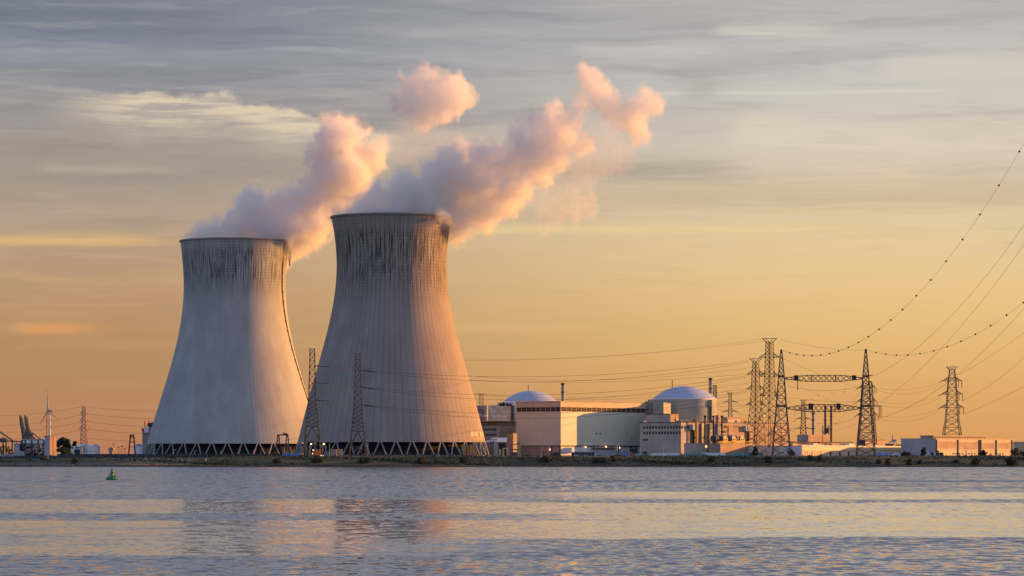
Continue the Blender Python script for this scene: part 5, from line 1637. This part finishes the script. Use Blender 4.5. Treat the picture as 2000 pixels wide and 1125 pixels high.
O('pale_hall', q, M['pink'], 'pale plain hall at the right edge behind the last tree', 'hall', (WX(1981, 2560), 2560, G), math.radians(20))
D = 2300; q = MB(); q.tube([(0, 0, 0), (0, 0, 1.5), (0, 0, WZ(873, D) - G)], [1.4, .5, .12], 8); O('spire_mast', q, M['blue'], 'slim dark blue spire before the flat concrete building', 'spire', (WX(1887, D), D, G))
for px, pt, lb in ((1898, 878, 'right of the blue spire'), (1942, 876.5, 'by the right end of the flat concrete building')):
    lamp_post(px, pt, 2300, 'unlit thin pole %s' % lb)

# ------------------------------------------------------------------ trees and shrubs
def tree(px, D, h, wid, label, m='leaf', kind='round', n=900, name='tree', trunk=True, base=None, group=None, seed=0, tf=.25, leaf=.55):
    r = random.Random(seed + int(px * 7))
    z0_ = G if base is None else base
    root = T(name, label, 'tree' if name == 'tree' else 'shrub', (WX(px, D), D, z0_), r.uniform(0, 6), group)
    tb_ = MB()
    ht = h * tf
    tb_.tube([(0, 0, -.3), (r.uniform(-.1, .1), 0, ht), (r.uniform(-.3, .3), r.uniform(-.3, .3), h * .8)], [h * .028 + .08, h * .02 + .05, .04], 7)
    cl = []
    ncl = 16 if name == 'tree' else 11
    for c_i in range(ncl):
        a_ = r.uniform(0, 2 * PI); f = (c_i + r.random()) / ncl
        zc = ht + (h - ht) * (f * .80 + .10)
        if kind == 'poplar': rad = wid * .5 * (1 - f * .55)
        elif kind == 'cone': rad = wid * .5 * (1.05 - f)
        else: rad = wid * .5 * math.sqrt(max(0, 1 - (f * 1.9 - .92) ** 2)) * .95
        rr_ = rad * math.sqrt(r.uniform(.1, .8))
        c = Vector((rr_ * math.cos(a_), rr_ * math.sin(a_), zc)); cr = wid * r.uniform(.13, .24) * (.7 if kind == 'cone' and f > .6 else 1)
        cl.append((c, cr))
        tb_.tube([(0, 0, ht + (zc - ht) * .5 * r.uniform(.3, 1)), tuple(c)], [h * .010 + .03, .03], 5)
    P('trunk', tb_, M['bark'], root)
    fm = MB()
    for i in range(n):
        c, cr = r.choice(cl)
        dv = Vector((r.gauss(0, 1), r.gauss(0, 1), r.gauss(0, 1))).normalized() * cr * (r.uniform(.25, 1) ** .45) * r.uniform(.85, 1.15)
        p = c + Vector((dv.x, dv.y, dv.z * .8))
        if p.z < .1: p.z = r.uniform(.1, .5)
        nv = (dv.normalized() + Vector((r.gauss(0, .6), r.gauss(0, .6), r.gauss(.3, .6)))).normalized()
        t1 = nv.orthogonal().normalized(); t2 = nv.cross(t1)
        s_ = leaf * r.uniform(.5, 1.2)
        fm.add([p - t1 * s_ - t2 * s_ * .5, p + t1 * s_ * .4 - t2 * s_ * .8, p + t1 * s_, p - t1 * s_ * .2 + t2 * s_ * .9], [(0, 1, 2, 3)])
    P('crown', fm, M[m], root)
    return root


tree(124, 2720, 16.0, 12.5, 'tall dark broad tree right of the sunlit orange block', 'leaf', n=3000, tf=.10, leaf=.8)
tree(133, 2700, 12.5, 6.5, 'narrow dark tree against the tall broad one', 'leaf', n=1600, tf=.12, leaf=.75)
tree(146, 2720, 14.0, 9.5, 'pointed dark tree behind the pale shed', 'leaf', 'cone', n=2000, tf=.10, leaf=.75)
tree(127, 2560, 7.0, 9.0, 'round olive bush-like tree before the tall dark ones', 'leaf2', n=1800, tf=.08, leaf=.6)
for i, (px, h_, m_) in enumerate(((2, 9, 'leaf2'), (7, 10, 'leaf2'), (12.5, 9.6, 'leaf2'), (18, 9, 'leaf3'), (23.5, 8, 'leaf3'))):
    tree(px, 2560, h_, 2.8, 'slim poplar at the left edge, %s of five' % ('leftmost', 'second', 'middle', 'fourth', 'rightmost')[i], m_, 'poplar', 420, group='slim poplars at the left edge', tf=.08, leaf=.4)
tree(33, 2900, 13, 5.5, 'small dark treetop above the low end of the process building', 'leaf', n=500)
tree(1475, 2252, 7.2, 6.5, 'dark conical bush-tree at the left foot of the pylon cluster', 'leaf', 'cone', 1300, tf=.06, leaf=.4)
tree(1545, 2252, 5.0, 6.0, 'dark ragged bush-tree at the right foot of the portal mast', 'leaf', n=900, tf=.08, leaf=.4)
tree(1803.5, 2252, 6.8, 5.0, 'upright dark tree at the shaded end of the cream shed', 'leaf', 'poplar', 1300, tf=.05, leaf=.38)
tree(1820, 2252, 3.6, 2.6, 'small thin tree right of the upright dark tree', 'leaf2', n=350, leaf=.3)
tree(1831, 2252, 4.2, 3.0, 'small feathery tree before the corner of the flat concrete building', 'leaf2', n=420, leaf=.3)
tree(1839, 2252, 3.0, 2.6, 'low sparse tree at the lit corner of the flat concrete building', 'leaf2', n=300, leaf=.3)
tree(1921, 2252, 4.5, 5.2, 'round bush-tree before the middle of the sunlit flat building', 'leaf', n=1000, tf=.06, leaf=.36)
tree(1985, 2262, 6.0, 7.4, 'wide reddish-leaved tree at the right edge', 'leaf3', n=1100, tf=.12, leaf=.4)
tree(1998, 2262, 3.6, 3.2, 'low dark tree cut by the right edge', 'leaf', n=450, tf=.1, leaf=.4)
tree(1769, 2252, 3.2, 8.0, 'wide low dark bush behind the crest near the blue cover', 'leaf', n=900, tf=.05, leaf=.36)


def shrub(px, py, w_, h_, label, m='shrubleaf'):
    """on the slope: py is its foot"""
    best = min((abs(WZ(py, y_) - bankz(WX(px, y_), y_)), y_) for y_ in np.arange(2194, 2236, .5))[1]
    best = float(best)
    z_ = bankz(WX(px, best), best)
    tree(px, best, h_ * best / F * 1.15, w_ * best / F, label, m, n=int(450 + w_ * h_ * 4), name='shrub', base=z_ - .15, group='shrubs on the bank', tf=.05, leaf=.32)


for px, py, w_, h_, lb in ((1716, 907, 13, 9.5, 'round dark shrub on the bank below the blue cover, left of a pair'), (1736, 908, 15, 11, 'round dark shrub on the bank below the blue cover, right of a pair'),
                           (1777, 908, 17, 11, 'round dark shrub on the bank below the upright tree'), (1797, 907, 11, 8, 'smaller shrub just right of the round one below the upright tree'),
                           (1868, 906, 15, 8, 'flat loose shrub on the bank left of the large rounded one'), (1905, 909, 21, 12, 'large rounded shrub on the bank below the sunlit flat building'),
                           (1976, 909, 28, 14, 'biggest wide shrub on the bank near the right edge'), (1197, 902, 13, 11, 'dark upright shrub on the bank below the parked truck'),
                           (1062, 902, 24, 9, 'low wide shrub on the bank below the shaded side of the cream hall'), (1165, 904, 16, 8, 'low shrub on the bank below the dark trailer'),
                           (1180, 904, 11, 8, 'small shrub left of the dark upright one'), (1390, 901, 22, 7, 'flat dark shrub on the bank below the turquoise cover'), (1500, 903, 18, 10, 'loose shrub on the bank below the pylon cluster'),
                           (1583, 898, 12, 8, 'shrub on the crest of the bank below the cream shed, left one'), (1603, 899, 14, 8, 'shrub on the crest of the bank below the cream shed, right one'),
                           (710, 905, 30, 10, 'broad dark shrub on the bank below the second tall mast'), (620, 904, 26, 10, 'broad dark shrub on the bank below the orange scaffold'), (905, 903, 20, 10, 'shrub on the bank below the right foot of the nearer tower'),
                           (540, 905, 20, 8, 'low shrub on the bank below the portal crane'), (820, 905, 24, 9, 'low wide shrub on the bank below the middle of the nearer tower'), (85, 897, 18, 5, 'small green shrub on the left shore by the dark pipe'), (145, 905, 20, 8, 'shrub on the left shore where the stones begin')):
    shrub(px, py, w_, h_, lb)

# ------------------------------------------------------------------ river marks, buoy, birds
for px, py, lean, lb in ((357, 900.5, .35, 'red and white leaning board on the shore below the left tower, left one'), (402, 897.5, -.25, 'red and white board on the shore below the left tower, right one')):
    y_ = 2206.0; base = bankz(WX(px, y_), y_)
    rm_ = T('shore_mark', lb, 'shore mark', (WX(px, y_), y_, base), 0, 'boards on the shore')
    zc = WZ(py, y_) - base
    q = MB(); q.bar((0, .1, -.2), (0, .1, zc), .18); P('post', q, M['steel'], rm_)
    q = MB(); q.add([(-.7 - lean, 0, zc + .75), (.1 - lean, 0, zc + .9), (.75 + lean, 0, zc - .7), (0 + lean, 0, zc - .85), (-.7 - lean, .12, zc + .75), (.1 - lean, .12, zc + .9), (.75 + lean, .12, zc - .7), (0 + lean, .12, zc - .85)], [(0, 3, 2, 1), (4, 5, 6, 7), (0, 1, 5, 4), (1, 2, 6, 5), (2, 3, 7, 6), (3, 0, 4, 7)]); P('board', q, M['white'], rm_)
    q = MB(); q.box(-.25 - lean * .2, .25 + lean * .2, -.06, -.01, zc - .3, zc + .25); P('red_band', q, M['red'], rm_)
D = 945.0; k = D / F
by = T('buoy', 'green navigation buoy with a tapering top floating on the river at left', 'buoy', (WX(219, D), D, 0))
q = MB(); q.lathe([(.01, -.6), (1.3, -.5), (1.72, -.1), (1.80, .25), (1.72, .5), (1.45, .72), (1.0, 1.0), (.62, 1.15)], 32); P('float', q, M['buoy'], by, smooth=True)
q = MB(); q.lathe([(.62, 1.12), (.42, 1.35), (.36, 1.75), (.46, 2.0), (.58, 2.1), (.40, 2.3), (.30, 2.75), (.40, 2.85), (.26, 2.98), (.05, 3.05)], 20); P('superstructure', q, M['buoy'], by)
q = MB(); q.tube([(0, 0, 3.0), (0, 0, 3.45)], [.16, .10], 10); P('lantern', q, M['black'], by)
q = MB()
for a_ in range(6):
    c_, s_ = math.cos(a_ * PI / 3 + .3), math.sin(a_ * PI / 3 + .3); q.bar((c_ * 1.5, s_ * 1.5, .66), (c_ * .5, s_ * .5, 1.9), .09)
q.lathe([(1.79, .05), (1.86, .1), (1.86, .3), (1.79, .35)], 32); P('rubbing_strake', q, M['fence'], by)
bd = None
for i, (px, py, lb) in enumerate(((1598, 773, 'lone dark bird flying left between the two beams'), (1585, 781, 'dark bird flying just above the lower beam'), (1650, 760, 'dark bird flying under the right of the upper beam, higher one'), (1648, 766, 'dark bird flying under the right of the upper beam, lower one'), (1625, 768, 'dark bird flying in the middle between the beams'))):
    D = 2000
    if bd is None:
        q = MB(); q.tube([(-.5, 0, 0), (-.2, 0, .08), (.25, 0, .05), (.55, 0, 0)], [.04, .16, .14, .03], 6)
        q.add([(-.15, 0, .1), (.2, 0, .1), (.0, -.55, .38), (-.15, -1.0, .22)], [(0, 1, 2, 3)]); q.add([(-.15, 0, .1), (.2, 0, .1), (.0, .55, .38), (-.15, 1.0, .22)], [(0, 3, 2, 1)])
        bd = O('bird', q, M['black'], lb, 'bird', tuple(PT(px, py, D)), 0.6, 'birds by the portal')
    else:
        c_ = bd.copy(); COL.objects.link(c_); c_.location = PT(px, py, D); c_['label'] = lb; c_.rotation_euler = (0, 0, .6 + i)

# ------------------------------------------------------------------ steam
def vnoise(shape, wav, seed):
    """smooth value noise on a grid, wavelength in cells"""
    r = np.random.default_rng(seed)
    n = [int(s / wav) + 4 for s in shape]
    g = r.random(n).astype(np.float32)
    off = r.random(3)
    out = g
    for ax in range(3):
        c = np.arange(shape[ax]) / wav + off[ax]
        i = c.astype(int); f = (c - i).astype(np.float32); f = f * f * (3 - 2 * f)
        sh = [1, 1, 1]; sh[ax] = -1; f = f.reshape(sh)
        out = np.take(out, i, axis=ax) * (1 - f) + np.take(out, i + 1, axis=ax) * f
    return out


def surface_nets(Fd, iso, org, h):
    s = Fd - iso
    s[0] = s[-1] = -1; s[:, 0] = s[:, -1] = -1; s[:, :, 0] = s[:, :, -1] = -1
    ins = s > 0
    nx, ny, nz = s.shape
    acc = np.zeros((nx - 1, ny - 1, nz - 1, 3), np.float32); cnt = np.zeros((nx - 1, ny - 1, nz - 1), np.float32)
    edges = []
    for ax in range(3):
        a = [slice(None)] * 3; b = [slice(None)] * 3
        a[ax] = slice(0, -1); b[ax] = slice(1, None)
        A_, B_ = s[tuple(a)], s[tuple(b)]
        cr = ins[tuple(a)] != ins[tuple(b)]
        idx = np.argwhere(cr)
        t = (A_[cr] / (A_[cr] - B_[cr])).astype(np.float32)
        pos = idx.astype(np.float32); pos[:, ax] += t
        o1, o2 = [k for k in range(3) if k != ax]
        for d1 in (0, -1):
            for d2 in (0, -1):
                c = idx.copy(); c[:, o1] += d1; c[:, o2] += d2
                ok = (c[:, o1] >= 0) & (c[:, o2] >= 0) & (c[:, 0] < nx - 1) & (c[:, 1] < ny - 1) & (c[:, 2] < nz - 1)
                np.add.at(acc, tuple(c[ok].T), pos[ok]); np.add.at(cnt, tuple(c[ok].T), 1)
        edges.append((ax, idx, ins[tuple(a)][cr]))
    has = cnt > 0
    vid = -np.ones(cnt.shape, np.int64); vid[has] = np.arange(has.sum())
    V_ = acc[has] / cnt[has][:, None] * h + np.array(org)
    Q = []
    for ax, idx, ina in edges:
        o1, o2 = (ax + 1) % 3, (ax + 2) % 3
        q = []
        for d1, d2 in ((-1, -1), (0, -1), (0, 0), (-1, 0)):
            c = idx.copy(); c[:, o1] += d1; c[:, o2] += d2; q.append(vid[tuple(c.T)])
        q = np.stack(q, 1); q[~ina] = q[~ina][:, ::-1]
        Q.append(q)
    return V_, np.concatenate(Q)


def np_mesh(name, V_, Q, m):
    me = bpy.data.meshes.new(name)
    me.vertices.add(len(V_)); me.vertices.foreach_set('co', V_.astype(np.float32).ravel())
    me.loops.add(Q.size); me.loops.foreach_set('vertex_index', Q.ravel().astype(np.int32))
    me.polygons.add(len(Q)); me.polygons.foreach_set('loop_start', np.arange(0, Q.size, 4, dtype=np.int32))
    me.materials.append(m); me.update(calc_edges=True); me.validate()
    return me


def volmat(name, dens, col=(0.935, 0.925, 0.932)):
    m = bpy.data.materials.new(name); m.use_nodes = True; nt = m.node_tree
    nt.nodes.remove(nt.nodes['Principled BSDF'])
    v = nt.nodes.new('ShaderNodeVolumePrincipled')
    v.inputs['Color'].default_value = (*col, 1); v.inputs['Density'].default_value = dens
    v.inputs['Anisotropy'].default_value = 0.15
    nt.links.new(v.outputs[0], nt.nodes['Material Output'].inputs['Volume'])
    return m


def steam(name, blobs, D, label, cat, levels, seed, names=('veil', 'fringe', 'body', 'core'), vox=2.0, amp=1.4, dscale=1.0, kk=6.0):
    """blobs (px, py, r px, depth px): a smooth union of puffs roughened by billowing noise, cut at nested levels"""
    r = random.Random(seed)
    grow = 4.5
    blobs = [(b[0], b[1], b[2] + grow, *b[3:]) for b in blobs]
    B = np.array([(b[0], (b[3] if len(b) > 3 else r.uniform(-.55, .55) * b[2]), HY - b[1], b[2]) for b in blobs], np.float32)
    pad = 26
    lo = (B[:, :3] - B[:, 3:4]).min(0) - pad; hi = (B[:, :3] + B[:, 3:4]).max(0) + pad
    n = ((hi - lo) / vox).astype(int) + 1
    gx, gy, gz = [lo[i] + np.arange(n[i], dtype=np.float32) * vox for i in range(3)]
    Fd = np.full(n, -60.0, np.float32)
    Rl = np.full(n, 20.0, np.float32)
    for b in B:
        d = b[3] - np.sqrt((gx[:, None, None] - b[0]) ** 2 + ((gy[None, :, None] - b[1]) * dscale) ** 2 + (gz[None, None, :] - b[2]) ** 2)
        hh = np.clip(.5 + .5 * (Fd - d) / kk, 0, 1)
        Fd = d * (1 - hh) + Fd * hh + kk * hh * (1 - hh)
        Rl = b[3] * (1 - hh) + Rl * hh
    Rl = np.clip(Rl / 26.0, .3, 1.0)
    for wav, a, bil in ((30, 9.0, 1), (15, 8.5, 1), (7.5, 6.0, 1), (4.0, 4.0, 0), (2.6, 2.0, 0)):
        nz_ = vnoise(n, wav * 2 / vox, seed * 31 + int(wav * 10))
        nz_ = (1 - 2 * np.abs(2 * nz_ - 1)) if bil else (2 * nz_ - 1)
        Fd += nz_ * (a * amp) * (Rl if wav > 5 else 1.0)
    k = D / F
    root = None
    for (iso, dens), nm in zip(levels, names):
        V_, Q = surface_nets(Fd.copy(), iso, lo, vox)
        if len(Q) == 0: continue
        V_ = V_ * k
        V_[:, 0] += 0; W_ = np.stack([(V_[:, 0] - 1000 * k), V_[:, 1] + D, V_[:, 2] + CAMZ], 1)
        me = np_mesh(name if root is None else nm, W_, Q, volmat('steam_' + nm, dens))
        o = bpy.data.objects.new(name if root is None else 'steam_' + nm, me); COL.objects.link(o)
        if root is None:
            root = o; o['label'] = label; o['category'] = cat; o['group'] = 'steam from the cooling towers'
        else: o.parent = root
    return root


plumeL = [(377, 468, 8), (391, 464, 12), (410, 460, 14), (430, 458, 16), (440, 465, 10), (428, 460, 9), (413, 444, 6), (421, 431, 4), (424, 440, 4), (452, 462, 12), (478, 432, 26), (500, 408, 24), (492, 385, 15), (520, 440, 32), (545, 420, 36), (570, 440, 34), (585, 462, 18), (560, 470, 22),
          (600, 402, 34), (630, 378, 36), (655, 352, 34), (680, 332, 34), (645, 312, 27), (618, 300, 15), (665, 282, 30), (690, 272, 24), (650, 250, 12), (641, 240, 8), (686, 250, 8), (720, 290, 18), (735, 295, 9), (700, 312, 28), (690, 372, 20), (662, 402, 18), (620, 440, 16), (600, 470, 9),
          (604, 450, 20), (586, 430, 28), (618, 424, 22), (474, 458, 16), (460, 478, 18), (520, 480, 34), (430, 478, 18)]
plumeR = [(690, 420, 8), (712, 410, 12), (745, 402, 17), (722, 394, 10), (745, 378, 14), (780, 388, 25), (800, 362, 22), (820, 392, 30), (850, 402, 30), (870, 378, 32), (838, 342, 18), (880, 332, 28), (915, 347, 32), (900, 302, 14), (862, 305, 8), (940, 312, 22), (945, 347, 30), (905, 392, 30), (890, 420, 18), (925, 418, 16), (940, 392, 22),
          (975, 342, 28), (980, 305, 16), (1010, 322, 26), (1000, 362, 20), (1030, 290, 26), (1045, 250, 18), (1075, 236, 20), (1100, 242, 16), (1070, 272, 26), (1095, 275, 16), (1060, 312, 22), (1040, 340, 14), (1140, 280, 10), (1128, 292, 10), (1095, 305, 12), (1150, 288, 7),
          (663, 424, 9), (671, 420, 13), (684, 413, 16), (700, 420, 18), (700, 406, 16), (716, 399, 16), (735, 390, 16), (706, 422, 17), (960, 402, 18), (938, 422, 17), (990, 386, 19), (1012, 368, 18), (895, 432, 20), (1060, 345, 14), (1086, 308, 16), (760, 430, 30), (820, 432, 34), (720, 432, 18), (862, 428, 1.5, -90), (871, 431, 2.5, -83), (878, 438, 0.5, -74)]
puffA = [(812, 172, 20), (832, 158, 16), (800, 202, 19), (822, 216, 19), (850, 192, 27), (880, 186, 23), (893, 190, 15), (872, 210, 14), (846, 168, 15)]
puffB = [(1150, 165, 15), (1146, 150, 12), (1168, 186, 15), (1140, 192, 9), (1186, 204, 14), (1207, 222, 11), (1216, 243, 8), (1240, 218, 17), (1254, 190, 12), (1275, 206, 11), (1284, 212, 6), (1242, 250, 14), (1246, 270, 10), (1224, 232, 11), (1185, 180, 8), (1125, 186, 6)]
wispC = [(1138, 398, 13), (1120, 412, 16), (1090, 422, 15), (1068, 436, 11), (1056, 450, 6), (1122, 380, 9), (1100, 400, 12), (1066, 412, 9), (1150, 412, 9)]
wispD = [(812, 262, 24), (850, 268, 22), (830, 240, 16), (790, 285, 22), (880, 285, 18)]
wispE = [(1110, 255, 18), (1120, 225, 16), (1165, 262, 16), (1190, 255, 16), (1090, 350, 26), (1130, 330, 26), (1170, 315, 24), (1205, 300, 20), (1060, 375, 18), (1150, 350, 16)]
wispF = [(905, 452, 9), (920, 460, 7), (890, 446, 7), (1320, 292, 8), (1335, 288, 9)]
LV = [(-8.0, .006), (-2.5, .016), (2.5, .044), (10.0, .06)]
steam('steam_plume', plumeL, LD, 'broad pink steam plume leaning right from the left cooling tower', 'steam plume', LV, 3)
steam('steam_plume', plumeR, RD, 'long pink and violet steam plume streaming right from the nearer cooling tower', 'steam plume', LV, 7)
steam('steam_puff', puffA, RD, 'rounded pink puff of steam floating alone above both plumes', 'steam puff', [(-5.0, .008), (-1.0, .014), (4.0, .03), (10.0, .04)], 5)
steam('steam_puff', puffB, RD, 'ragged pink puff of steam drifting furthest right beyond the long plume', 'steam puff', [(-5.0, .007), (-1.0, .014), (3.0, .03), (8.0, .04)], 9)
steam('steam_wisp', wispC, RD + 60, 'thin torn wisp of steam hanging below the long plume', 'steam wisp', [(-2.0, .009), (3.0, .014)], 12, amp=1.3)
steam('steam_wisp', wispD, RD + 80, 'faint veil of steam beneath the lone rounded puff', 'steam wisp', [(-3.0, .0028), (6.0, .004)], 13, amp=1.2)
steam('steam_wisp', wispE, RD + 60, 'faint veil of steam under the far end of the long plume', 'steam wisp', [(-4.0, .004), (5.0, .006)], 14, amp=1.2)
